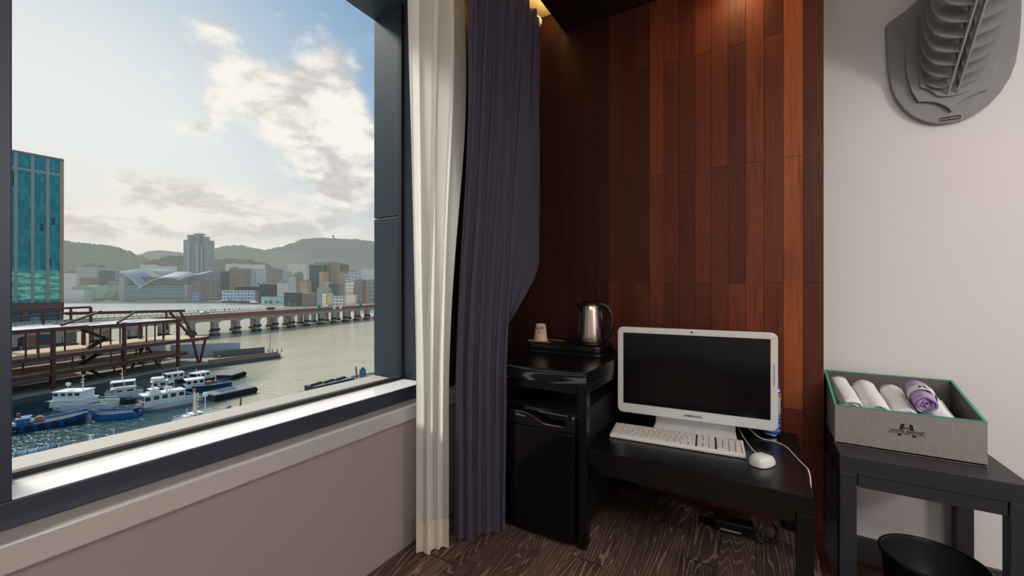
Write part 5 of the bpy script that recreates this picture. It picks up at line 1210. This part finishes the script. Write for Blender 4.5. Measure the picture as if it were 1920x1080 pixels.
# ---------------------------------------------------------------- boats
WHB = mat('boat_white', (222, 224, 222), 0.5, var=0.08, scale=1.2); BLB = mat('boat_blue', (34, 100, 150), 0.6, var=0.25, scale=1.0); DKB = mat('boat_dark', (38, 46, 52), 0.7, var=0.4, scale=1.0); GRB = mat('deck_green', (62, 104, 88), 0.8, var=0.3, scale=1.0); WNB = mat('boat_window', (30, 36, 42), 0.2); DECKB = mat('boat_deck_grey', (118, 128, 128), 0.8, var=0.3, scale=1.2); REDB = mat('boat_red', (150, 70, 62), 0.7, var=0.2, scale=1.0); ORB = mat('ring_orange', (214, 96, 62), 0.6); TIRE = mat('tyre_black', (24, 25, 26), 0.9)
def wpt(px, py, hz=28.0): d = F_*hz/(py-540); return Vector((Upx(px, d), d))
def boat(label, stern, bow, beam, free, hull, deck, cabins=(), masts=(), extras=None, name='boat', cat='boat', blunt=False, tyres=0, bul=0.45):
    a, b = (wpt(*stern), wpt(*bow)) ; v = b-a; L = v.length; c = (a+b)/2
    t = thing(name, label, cat, (*V(c.x, c.y), WZ), world_rot(v))
    n = 14
    def half(s):  # half beam along the length, s 0 stern .. 1 bow
        return beam/2*((0.86+0.14*min(1, s*4)) if s < 0.62 else (1-((s-0.62)/0.38)**(5 if blunt else 2.1)*(0.35 if blunt else 0.97)))
    def sheer_(s): return free*(1+0.55*max(0, s-0.45)**2*3)
    mb = MB(); rows = []
    for i in range(n+1):
        s = i/n; x = -L/2+L*s; h = half(s); z = sheer_(s); fl = 0.80 if s < 0.7 else 0.80-0.5*(s-0.7)/0.3
        rows.append([mb.bm.verts.new(q) for q in ((x*0.97, -h*fl, -0.6), (x, -h, z), (x, -h*0.9, z), (x, -h*0.88, z-bul), (x, h*0.88, z-bul), (x, h*0.9, z), (x, h, z), (x*0.97, h*fl, -0.6))])
    for A, B in zip(rows, rows[1:]):
        for k in range(7):
            if k != 3: mb.bm.faces.new((A[k], B[k], B[k+1], A[k+1]))
    for R_ in (rows[0], rows[-1]):
        try: mb.bm.faces.new(R_)
        except Exception: pass
    mb.build('hull', hull, t)
    dk_ = MB(); dk_.grid(n, 1, lambda i, j: Vector((-L/2+L*i, (2*j-1)*half(i)*0.885, sheer_(i)-bul+0.02))); dk_.build('deck', deck, t)
    for cab in cabins:
        x0, x1, w, z0, h, m = cab[:6]; win = cab[6] if len(cab) > 6 else True
        X0_, X1_ = -L/2+L*x0, -L/2+L*x1
        q = MB().prism([(X0_, z0), (X1_, z0), (X1_-h*0.10, z0+h), (X0_, z0+h)], -w/2, w/2, lambda u, v, d: (u, d, v)).build('cabin', m, t, bevel=0.05)
        MB().box(X0_-0.15, -w/2-0.15, z0+h, X1_+0.1, w/2+0.15, z0+h+0.1).build('cabin_roof', m, q)
        if win:
            nw = max(2, int((X1_-X0_)/1.3))
            for k in range(nw):
                xa = X0_+(X1_-X0_)*(k+0.18)/nw; xb = X0_+(X1_-X0_)*(k+0.78)/nw
                MB().box(xa, -w/2-0.03, z0+h*0.55, xb, w/2+0.03, z0+h*0.86).build('cabin_window', WNB, q)
            MB().prism([(X1_-h*0.052+0.03, z0+h*0.55), (X1_-h*0.085+0.03, z0+h*0.86), (X1_-h*0.085-0.06, z0+h*0.86), (X1_-h*0.052-0.06, z0+h*0.55)], -w*0.42, w*0.42, lambda u, v, d: (u, d, v)).build('windscreen', WNB, q)
    for x, z0, h, r in masts:
        X_ = -L/2+L*x; k = MB().tube([(X_, 0, z0), (X_, 0, z0+h)], [r, r*0.5], 8).build('mast', WHB, t)
        y = MB(); y.bar((X_, -h*0.16, z0+h*0.72), (X_, h*0.16, z0+h*0.72), r*0.6); y.bar((X_, -h*0.09, z0+h*0.9), (X_, h*0.09, z0+h*0.9), r*0.5); y.bar((X_-h*0.06, 0, z0+h*0.55), (X_+h*0.12, 0, z0+h*0.55), r*0.8, r*1.6); y.build('yard', WHB, k)
    for k in range(tyres):
        x = -L/2+L*(k+0.5)/tyres
        MB().tube([(x+0.42*math.cos(q), -half((k+0.5)/tyres)-0.14, free*0.45+0.42*math.sin(q)) for q in [j*2*PI/12 for j in range(13)]], 0.14, 6).build('tyre_fender', TIRE, t)
    # rails
    rl = MB(); pts = [(-L/2+L*s, -half(s)*0.93, sheer_(s)+0.55) for s in [0.05+0.9*j/10 for j in range(11)]]
    rl.tube(pts, 0.035, 5); rl.tube([(x, -y, z) for x, y, z in pts], 0.035, 5)
    for x, y, z in pts:
        for s in (-1, 1): rl.bar((x, s*y, z-0.6), (x, s*y, z), 0.05)
    rl.build('rail', WHB if hull is WHB else mat('boat_rail_grey', (150, 160, 166), 0.6), t)
    if extras: extras(t, L)
    return t
def radar(t, x, z, r=0.55, h=0.6): 
    k = MB().cyl((x, 0, z), (x, 0, z+h), 0.10, seg=8).build('radar_post', WHB, t); MB().ball((x, 0, z+h+r*0.55), r, 14, (1, 1, 0.72)).build('radar_dome', WHB, k, True)
def ex_patrol(t, L):
    for y in (-1.55, 1.55): MB().tube([(L*0.43+0.02, y*0.75+0.36*math.cos(q), 1.75+0.36*math.sin(q)) for q in [j*2*PI/14 for j in range(15)]], 0.10, 6).build('life_ring', ORB, t, True)
    MB().box(-L*0.20, -1.5, 3.55, -L*0.04, 1.5, 3.67).build('aft_canopy', WHB, t); MB().box(-L*0.13, -1.72, 0.9, -L*0.06, -1.55, 2.9).build('blue_door', BLB, t); MB().prism([(-L*0.36, 1.9), (-L*0.14, 1.9), (-L*0.14, 2.9), (-L*0.20, 2.9)], -1.3, 1.3, lambda u, v, d: (u, d, v)).build('blue_tarpaulin', BLB, t)
    MB().box(L*0.16, -1.1, 3.55, L*0.34, 1.1, 3.95).build('upper_bridge', WHB, t); MB().box(L*0.18, -1.2, 4.55, L*0.33, 1.2, 4.66).build('upper_canopy', WHB, t)
    p_ = MB()
    for sx in (0.19, 0.32):
        for sy in (-1, 1): p_.bar((L*sx, sy, 3.9), (L*sx, sy, 4.6), 0.06)
    p_.build('canopy_post', WHB, t)
    radar(t, L*0.05, 3.6, 0.62, 0.35); radar(t, L*0.0, 3.6, 0.5, 0.35)
    k = MB().tube([(-L*0.06, 0, 3.6), (-L*0.06, 0, 6.6)], 0.05, 6).build('flag_staff', WHB, t); MB().grid(6, 3, lambda i, j: Vector((-L*0.06+1.1*i, 0.12*math.sin(i*5), 5.5+0.85*j-0.35*i))).build('flag', mat('boat_flag', (220, 222, 224), 0.8, var=0.6, scale=3), k, True, solid=0.02)
boat('white patrol boat with long cabin and life rings at its bow', (377, 749), (255, 772), 4.0, 1.15, WHB, DECKB,
     [(0.30, 0.93, 3.3, 0.75, 2.75, WHB)], [(0.76, 3.5, 2.9, 0.16)], ex_patrol)
def ex_work(t, L):
    MB().box(-L*0.42, -1.9, 1.0, -L*0.02, 1.9, 1.15).build('green_deck', GRB, t); radar(t, L*0.24, 5.2, 0.5, 0.3)
    MB().cyl((-L*0.05, 0.6, 1.2), (-L*0.05, 0.6, 2.3), 0.7, seg=14).build('vent_drum', WHB, t); MB().box(L*0.05, -2.15, 2.3, L*0.49, 2.15, 2.42).build('bridge_deck', GRB, t)
boat('white workboat with two-storey cabin and green deck under the pier frame', (212, 764), (98, 768), 4.8, 1.5, WHB, GRB, [(0.38, 0.90, 4.4, 1.0, 1.35, WHB, False), (0.42, 0.88, 3.6, 2.4, 1.9, WHB)], [(0.5, 4.2, 3.6, 0.13)], ex_work)
def ex_open(t, L):
    for z in (2.5, 4.2):
        q = MB(); q.box(-L*0.3, -1.7, z, L*0.35, 1.7, z+0.12)
        for x in (-0.28, 0.0, 0.33):
            for y in (-1.6, 1.6): q.bar((L*x, y, z-1.6), (L*x, y, z), 0.09)
        q.build('open_bridge_deck', WHB, t)
boat('white two-deck open boat moored behind the patrol boat', (268, 741), (196, 750), 4.0, 1.3, WHB, DECKB, [(0.2, 0.75, 2.8, 0.9, 1.5, WHB)], [(0.55, 4.2, 3.4, 0.12)], ex_open)
boat('white boat with dark canopy moored close behind the patrol boat cabin', (334, 731), (274, 738), 3.6, 1.2, DKB, DECKB, [(0.35, 0.85, 2.8, 0.8, 2.2, WHB)], [(0.5, 3.0, 2.2, 0.1)], lambda t, L: MB().box(-L*0.05, -1.6, 3.8, L*0.35, 1.6, 3.95).build('canopy', WHB, t))
def ex_pipes(t, L):
    for k, (y, zz) in enumerate(((-1.4, 1.5), (-0.7, 1.7), (0.2, 1.6), (1.0, 1.5))): MB().tube([(-L*0.1, y, zz), (L*0.42, y*0.6+0.3, zz+0.5)], 0.10, 6).build('boom_pipe', BLB, t)
    MB().cyl((-L*0.05, -1.2, 1.5), (-L*0.05, -0.2, 1.5), 0.8, seg=16).build('winch_drum', mat('winch_tan', (176, 122, 92), 0.7), t); MB().cyl((-L*0.28, 0.2, 1.2), (-L*0.28, 0.2, 3.2), 0.28, seg=10).build('funnel', REDB, t)
    for x in (-0.18, -0.13): MB().ball((L*x, -1.3, 1.7), 0.5, 12).build('float_ball', WHB, t, True)
    MB().box(-L*0.30, -2.0, 1.0, -L*0.14, 1.2, 2.4).build('blue_deckhouse', BLB, t)
    c = MB().box(-L*0.48, -2.45, 0.2, -L*0.28, -1.7, 1.9).build('white_panel', WHB, t)
    for x in (-0.455, -0.375): MB().prism([(L*x, 0.5), (L*x+0.95, 0.5), (L*x+0.95, 1.2), (L*x+0.70, 1.55), (L*x+0.25, 1.55), (L*x, 1.2)], -2.52, -2.44, lambda u, v, d: (u, d, v)).build('arched_opening', WNB, c)
boat('blue salvage barge with pipes, drum and white arched panel', (-6, 812), (164, 786), 5.5, 1.3, BLB, DKB, (), (), ex_pipes, blunt=True, tyres=7)
boat('blue tugboat with tyre fenders and raised stem beside the patrol boat', (262, 778), (171, 786), 4.4, 1.25, mat('tug_blue', (30, 108, 166), 0.6, var=0.2, scale=1.0), DKB, [(0.05, 0.12, 1.2, 0.8, 0.8, DKB, False)], (), None, 'tugboat', 'tugboat', tyres=5)
boat('small white cabin boat nearest the green hull at the quay', (352, 715), (304, 722), 3.8, 1.3, DKB, DECKB, [(0.2, 0.9, 3.0, 1.0, 2.1, WHB)], [(0.4, 3.1, 1.4, 0.08)], None)
boat('small white cabin boat at the quay by the splayed legs', (396, 713), (356, 722), 3.8, 1.2, DKB, DECKB, [(0.25, 0.88, 3.0, 1.0, 2.1, WHB)], [(0.7, 3.0, 1.5, 0.08)], None)
boat('dark fishing boat with white wheelhouse and red gear', (432, 722), (338, 736), 4.2, 1.2, mat('hull_navy', (30, 62, 90), 0.7, var=0.3, scale=1.0), DECKB, [(0.56, 0.92, 3.2, 1.0, 2.2, WHB)], [(0.6, 3.2, 2.0, 0.09)], lambda t, L: MB().box(-L*0.1, -1, 1.2, L*0.02, 1, 2.0).build('red_hatch', REDB, t))
def ex_cat(t, L):
    k = MB().tube([(0, 0, 1), (0, 0, 2.6), (0.1, 0, 6.3)], [0.42, 0.34, 0.12], 10).build('signal_mast', mat('mast_cream', (224, 212, 186), 0.6), t)
    y = MB()
    for z in (2.8, 3.5, 4.2, 4.9, 5.5): y.bar((-0.5, 0, z), (0.3, 0, z), 0.10); y.box(-0.66, -0.12, z-0.1, -0.45, 0.12, z+0.18)
    y.build('lamp_arm', mat('mast_cream', (224, 212, 186), 0.6), k); MB().box(-0.1, -0.2, 6.2, 0.35, 0.2, 6.7).build('red_lamp', mat('lamp_red', (210, 70, 50), 0.5), k)
    p_ = MB().tube([(-L*0.24, 0, 0.8), (-L*0.24, 0, 4.6)], 0.10, 8).build('radar_post', WHB, t); MB().ball((-L*0.24, 0, 5.0), 0.55, 16, (1, 1, 0.9)).build('radar_dome', WHB, p_, True)
    MB().box(-L*0.05, -0.9, 0.9, L*0.26, 0.9, 1.5).build('raft_locker', WHB, t); MB().tube([(L*0.2, 0.4, 1.2), (L*0.2, 0.4, 3.0)], 0.07, 6).build('aerial', WHB, t)
boat('small white launch with cream signal mast and radar ball', (405, 778), (322, 800), 3.2, 0.9, WHB, WHB, [(0.38, 0.62, 2.0, 0.7, 0.9, WHB)], (), ex_cat)
boat('red-masted boat hidden below the sill with aerials', (215, 880), (120, 905), 3.4, 0.9, WHB, DECKB, (), (), lambda t, L: (
    MB().tube([(0, 0, 0.8), (0, 0, 6.1)], [0.30, 0.16], 8).build('lattice_mast', WHB, t), MB().bar((0, -0.1, 3.6), (-2.6, -0.1, 4.0), 0.16).build('boom', WHB, t), MB().tube([(-2.5, 0, 0.6), (-2.5, 0, 6.3)], 0.05, 6).build('aerial', WHB, t), MB().tube([(-4.6, 0, 0.6), (-4.6, 0, 5.0)], 0.09, 6).build('bollard_post', WHB, t), MB().tube([(1.6, 0, 0.6), (1.6, 0, 5.6)], 0.04, 6).build('aerial', WHB, t),
    [MB().cyl((0, 0, z), (0, 0, z+0.35), 0.36, 0.34, 8).build('red_band', REDB, t) for z in (2.4, 3.9)]))
def hooped(t, L):
    a = MB()
    for k in range(5):
        x = -L*0.42+k*L*0.21; a.tube([(x, 1.7*math.cos(q), 0.8+1.5*math.sin(q)) for q in [j*PI/12 for j in range(13)]], 0.09, 6)
    a.build('hoop', mat('hoop_blue', (96, 142, 176), 0.6), t)
    MB().grid(2, 14, lambda i, j: Vector((-L*0.42+L*0.84*i, 1.65*math.cos(PI*j), 0.78+1.45*math.sin(PI*j)))).build('tarpaulin', mat('tarp_teal', (58, 98, 118), 0.7, var=0.3, scale=1.0), t, True, solid=0.03)
boat('blue hooped tarpaulin boat at the bottom corner of the glass', (20, 876), (118, 856), 3.6, 0.8, mat('hull_teal', (70, 110, 130), 0.7), DKB, (), (), hooped)
boat('blue arched tarpaulin boat by the sill below the jetty', (470, 778), (545, 766), 3.8, 0.8, mat('hull_teal', (70, 110, 130), 0.7), DKB, (), (), hooped)
boat('grey boat with dark crossed mast next to the arched tarpaulin', (480, 788), (432, 794), 3.2, 0.9, mat('hull_grey', (100, 108, 108), 0.7), DKB, [(0.2, 0.5, 2.0, 0.7, 1.0, mat('hull_grey', (100, 108, 108), 0.7), False)], (), lambda t, L: (MB().tube([(L*0.1, 0, 0.6), (L*0.1, 0, 5.2)], [0.2, 0.1], 8).build('dark_mast', DKB, t), MB().bar((L*0.1, -1.3, 4.2), (L*0.1, 1.3, 4.2), 0.14).build('yard', DKB, t)))
boat('red cabined boat with curved funnel near the launch', (450, 800), (402, 812), 3.2, 0.8, DKB, DKB, [(0.2, 0.8, 2.3, 0.6, 2.6, REDB, False)], (), lambda t, L: MB().tube([(0, 0, 3), (0, 0, 4.2), (-0.5, 0, 4.6)], 0.35, 10).build('funnel', DECKB, t))
boat('small green skiff lying by the quay under the frame corner', (292, 703), (322, 697), 2.2, 0.7, mat('skiff_green', (70, 124, 92), 0.7, var=0.2, scale=1.0), DECKB, (), (), None, 'skiff')
boat('dark low lighter between the workboat and the patrol boat', (252, 752), (224, 757), 3.6, 1.0, DKB, DKB, (), (), None, 'lighter', tyres=4)
# floating pontoon and barges
def pontoon(label, a, b, w, h, m, tyres, name='pontoon', extra=None):
    p, q = wpt(*a), wpt(*b); v = q-p; L = v.length; c = (p+q)/2
    t = thing(name, label, 'pontoon', (*V(c.x, c.y), WZ), world_rot(v))
    MB().box(-L/2, -w/2, -0.5, L/2, w/2, h).build('float', m, t, bevel=0.1); MB().box(-L/2+0.3, -w/2+0.3, h, L/2-0.3, w/2-0.3, h+0.06).build('top_plate', DECKB, t)
    for k in range(tyres):
        x = -L/2+L*(k+0.5)/tyres; MB().tube([(x+0.5*math.cos(j*2*PI/10), -w/2-0.15, h*0.55+0.5*math.sin(j*2*PI/10)) for j in range(11)], 0.16, 6).build('tyre_fender', TIRE, t)
    if extra: extra(t, L)
pontoon('dark floating pontoon with blue frames pointing into the harbour', (390, 751), (470, 734), 6.0, 1.6, DKB, 10, extra=lambda t, L: [MB().bar((-L*0.3, y, 1.9), (L*0.1, y+0.4, 2.0), 0.2).build('blue_frame', BLB, t) for y in (-1.5, 0, 1.5)])
pontoon('dark stub pontoon beyond the fishing boats', (420, 713), (446, 705), 5.0, 1.5, DKB, 6)
pontoon('dark rubber-edged barge above the sill at the harbour side', (580, 734), (655, 716), 4.5, 1.4, DKB, 10, 'barge', lambda t, L: [MB().ball((L*(-0.45+0.1*k), -0.5+0.3*(k % 3), 1.6), 0.6, 10, (1.2, 1, 0.8)).build('net_heap', DKB, t, True) for k in range(9)])
def ex_pink(t, L):
    MB().grid(10, 1, lambda i, j: Vector((L*(-0.05+0.5*i), (2*j-1)*1.6, 1.6+1.3*math.sin(PI*i)))).build('turquoise_canopy', mat('canopy_turquoise', (110, 176, 180), 0.7), t, True, solid=0.08)
    k = MB().cyl((-L*0.30, 0.2, 0.9), (-L*0.30, 0.2, 3.4), 0.95, seg=16).build('blue_tank', mat('tank_blue', (70, 112, 150), 0.6), t); MB().cyl((-L*0.30, 0.2, 3.4), (-L*0.30, 0.2, 3.8), 0.4, seg=12).build('tank_cap', DKB, k)
    MB().tube([(-L*0.44, 0, 0.8), (-L*0.46, 0, 4.4)], 0.20, 8).build('dark_post', DKB, t)
    for x in (0.1, 0.2, 0.32): MB().tube([(L*x+0.35*math.cos(j*2*PI/12), -1.95, 1.2+0.35*math.sin(j*2*PI/12)) for j in range(13)], 0.10, 6).build('life_ring', mat('ring_pink', (222, 120, 130), 0.6), t, True)
boat('pale pink boat with blue tank and turquoise canopy at the window edge', (664, 716), (742, 701), 4.6, 1.4, mat('boat_pink', (208, 182, 174), 0.6, var=0.15, scale=1.0), DECKB, (), (), ex_pink)
tag(MB().prism([(0.8*math.cos(q*PI/6), 0.6*math.sin(q*PI/6)) for q in range(12)], 0, 0.8, lambda u, v, d: (*(Vector(V(*wpt(567, 739)))+Vector((u, v))), WZ-0.2+d)).build('mooring_rock', DKB), 'small dark rocks peeking over the sill in the water', 'rock')

# ================================================================== sky, sun, lamps, camera
def sky():
    w = bpy.data.worlds.new('harbour_sky'); SC.world = w; w.use_nodes = True
    t = NT(w.node_tree); bg = w.node_tree.nodes['Background']
    D = t.coord('Generated'); x, y, z = t.sep(D)
    # azimuth from the direction the room looks out, elevation above the horizon
    rt = t.m('ADD', t.m('MULTIPLY', x, CY), t.m('MULTIPLY', y, SY)); fw = t.m('ADD', t.m('MULTIPLY', x, -SY), t.m('MULTIPLY', y, CY))
    az = t.m('ARCTAN2', rt, fw); el = t.m('ARCSINE', z)
    def dirpx(px, py): return math.atan((px-960)/F_), math.atan((540-py)/math.hypot(F_, px-960))
    a0, e0 = dirpx(20, 330)
    # clear-sky colour: pale round the sun side, blue away from it
    da = t.m('SUBTRACT', az, a0); de = t.m('SUBTRACT', el, e0)
    dist = t.m('SQRT', t.m('ADD', t.m('MULTIPLY', da, da), t.m('MULTIPLY', t.m('MULTIPLY', de, de), 1.7)))
    c = t.mix(t.smooth(dist, 0.18, 0.82), lin((232, 237, 235)), lin((134, 170, 202)))
    c = t.mix(t.smooth(el, 0.02, 0.30, 0.95, 0.0), c, lin((234, 229, 218)))
    # hazy glow of the sun, outside the picture
    sd = SUN_DIR
    dt = t.m('ADD', t.m('ADD', t.m('MULTIPLY', x, sd[0]), t.m('MULTIPLY', y, sd[1])), t.m('MULTIPLY', z, sd[2]))
    glow = t.m('POWER', t.m('MAXIMUM', dt, 0.0), 160.0)
    # clouds
    n1 = t.noise(t.mapping(D, (1, 1, 1.6)), 9.0, 8, 0.60, 0.2); n2 = t.noise(t.mapping(D, (1, 1, 2.2), (0.03, 0.02, -0.035)), 9.0, 6, 0.58, 0.2); n3 = t.noise(t.mapping(D, (1, 1, 3.0)), 4.0, 6, 0.6)
    def blobs(L):
        tot = None
        for px, py, rx, ry, k in L:
            a, e = dirpx(px, py); sx = F_/(F_*F_+(px-960)**2)*rx; sy = math.cos(e)*math.cos(e)/math.hypot(F_, px-960)*ry
            q = t.m('ADD', t.m('POWER', t.m('DIVIDE', t.m('SUBTRACT', az, a), sx), 2.0), t.m('POWER', t.m('DIVIDE', t.m('SUBTRACT', el, e), sy), 2.0))
            g = t.m('MULTIPLY', t.m('POWER', 2.71828, t.m('MULTIPLY', q, -1.0)), k)
            tot = g if tot is None else t.m('ADD', tot, g)
        return tot
    B1 = blobs([(400, 55, 55, 32, .95), (350, 80, 40, 20, .5), (455, 140, 55, 38, .9), (520, 190, 80, 55, 1.0), (600, 150, 60, 50, .95), (640, 190, 50, 75, 1.0), (570, 250, 105, 70, 1.0), (650, 290, 60, 70, .9), (620, 350, 90, 60, .8), (640, 95, 30, 30, .6), (400, 190, 50, 40, .6), (350, 245, 90, 28, .55), (700, 330, 60, 60, .7), (520, 30, 20, 14, .5), (320, 143, 25, 14, .5)])
    B2 = blobs([(260, 350, 80, 22, .8), (340, 372, 120, 34, 1.0), (440, 400, 150, 34, .9), (180, 425, 200, 32, .8), (560, 420, 220, 34, .8), (330, 425, 260, 24, .7)])
    d1 = t.smooth(t.m('ADD', t.m('MULTIPLY', B1, 0.62), t.m('MULTIPLY', t.m('SUBTRACT', n1, 0.5), 1.4)), 0.12, 0.62)
    d2 = t.smooth(t.m('ADD', t.m('MULTIPLY', B2, 0.60), t.m('MULTIPLY', t.m('SUBTRACT', n3, 0.5), 1.3)), 0.18, 0.66, 0, 0.85)
    wisp = t.smooth(n3, 0.52, 0.8, 0, 0.35)
    shade = t.smooth(t.m('ADD', n2, t.m('MULTIPLY', t.m('SUBTRACT', n1, n2), -0.8)), 0.36, 0.78)
    cl = t.mix(shade, lin((250, 245, 236)), lin((206, 203, 200)))
    c = t.mix(wisp, c, lin((236, 236, 230)))
    c = t.mix(d1, c, cl)
    cl2 = t.mix(t.smooth(n2, 0.42, 0.6), lin((244, 238, 226)), lin((205, 204, 198)))
    c = t.mix(d2, c, cl2)
    add = t.new('ShaderNodeMix', data_type='RGBA', blend_type='ADD'); add.inputs[0].default_value = 1.0
    gw = t.comb(t.m('MULTIPLY', glow, 14.0), t.m('MULTIPLY', glow, 12.8), t.m('MULTIPLY', glow, 11.0))
    t.put(add.inputs[6], c); t.put(add.inputs[7], gw)
    t.put(bg.inputs[0], add.outputs[2]); bg.inputs[1].default_value = 1.0
SUN_AZ, SUN_EL = math.radians(172.0), math.radians(42.0)       # measured from +X: the sun stands off the window, a little toward the viewer
SUN_DIR = Vector((math.cos(SUN_EL)*math.cos(SUN_AZ), -abs(math.cos(SUN_EL)*math.sin(SUN_AZ)), math.sin(SUN_EL)))
sky()
def light(name, typ, loc, energy, col=(1, 1, 1), rot=None, **kw):
    L = bpy.data.lights.new(name, typ); L.energy = energy; L.color = col
    for k, v in kw.items(): setattr(L, k, v)
    o = bpy.data.objects.new(name, L); COL.objects.link(o); o.location = loc
    if rot is not None: o.rotation_euler = rot
    return o
s = light('sun', 'SUN', (0, 0, 50), 3.2, (1.0, 0.93, 0.82), angle=math.radians(12)); s.rotation_euler = (-SUN_DIR).to_track_quat('-Z', 'Y').to_euler()
# unseen ceiling fill added behind the viewer, the wall-washer over the boards and the strip in the curtain recess
light('ceiling_fill_light', 'AREA', (1.1, -0.6, ZC-0.03), 40, (1.0, 0.95, 0.90), (0, 0, 0), shape='RECTANGLE', size=1.6, size_y=1.0)
light('wall_washer_light', 'SPOT', (-0.06, 1.84, ZC-0.035), 3, (1.0, 0.62, 0.28), (math.radians(4), 0, 0), spot_size=math.radians(165), spot_blend=1.0, shadow_soft_size=0.03)
light('side_fill_light', 'POINT', (2.05, 0.75, 1.55), 42, (1.0, 0.95, 0.91), None, shadow_soft_size=0.16)  # unseen fill added beyond the table end to brighten the white wall
light('recess_strip_light', 'AREA', (-0.868, 0.9, 2.36), 5.0, (1.0, 0.62, 0.20), (0, math.radians(125), 0), shape='RECTANGLE', size=0.04, size_y=2.0)
cam = bpy.data.cameras.new('camera'); co_ = bpy.data.objects.new('camera', cam); COL.objects.link(co_)
co_.location = (0, 0, EYE); co_.rotation_euler = (PI/2, 0, YAW)
cam.sensor_width = 36; cam.lens = F_/1920*36; cam.clip_start = 0.02; cam.clip_end = 30000
SC.camera = co_
SC.view_settings.view_transform = 'Standard'; SC.view_settings.look = 'None'; SC.view_settings.exposure = 0.0
SC.cycles.max_bounces = 6; SC.cycles.diffuse_bounces = 4; SC.cycles.glossy_bounces = 3; SC.cycles.transmission_bounces = 2; SC.cycles.transparent_max_bounces = 8
SC.cycles.caustics_reflective = False; SC.cycles.caustics_refractive = False; SC.cycles.use_adaptive_sampling = True; SC.cycles.adaptive_threshold = 0.035; SC.cycles.adaptive_min_samples = 16
SC.world.cycles.sampling_method = 'MANUAL'; SC.world.cycles.sample_map_resolution = 512; SC.cycles.use_denoising = True
SC.cycles.sample_clamp_indirect = 6.0
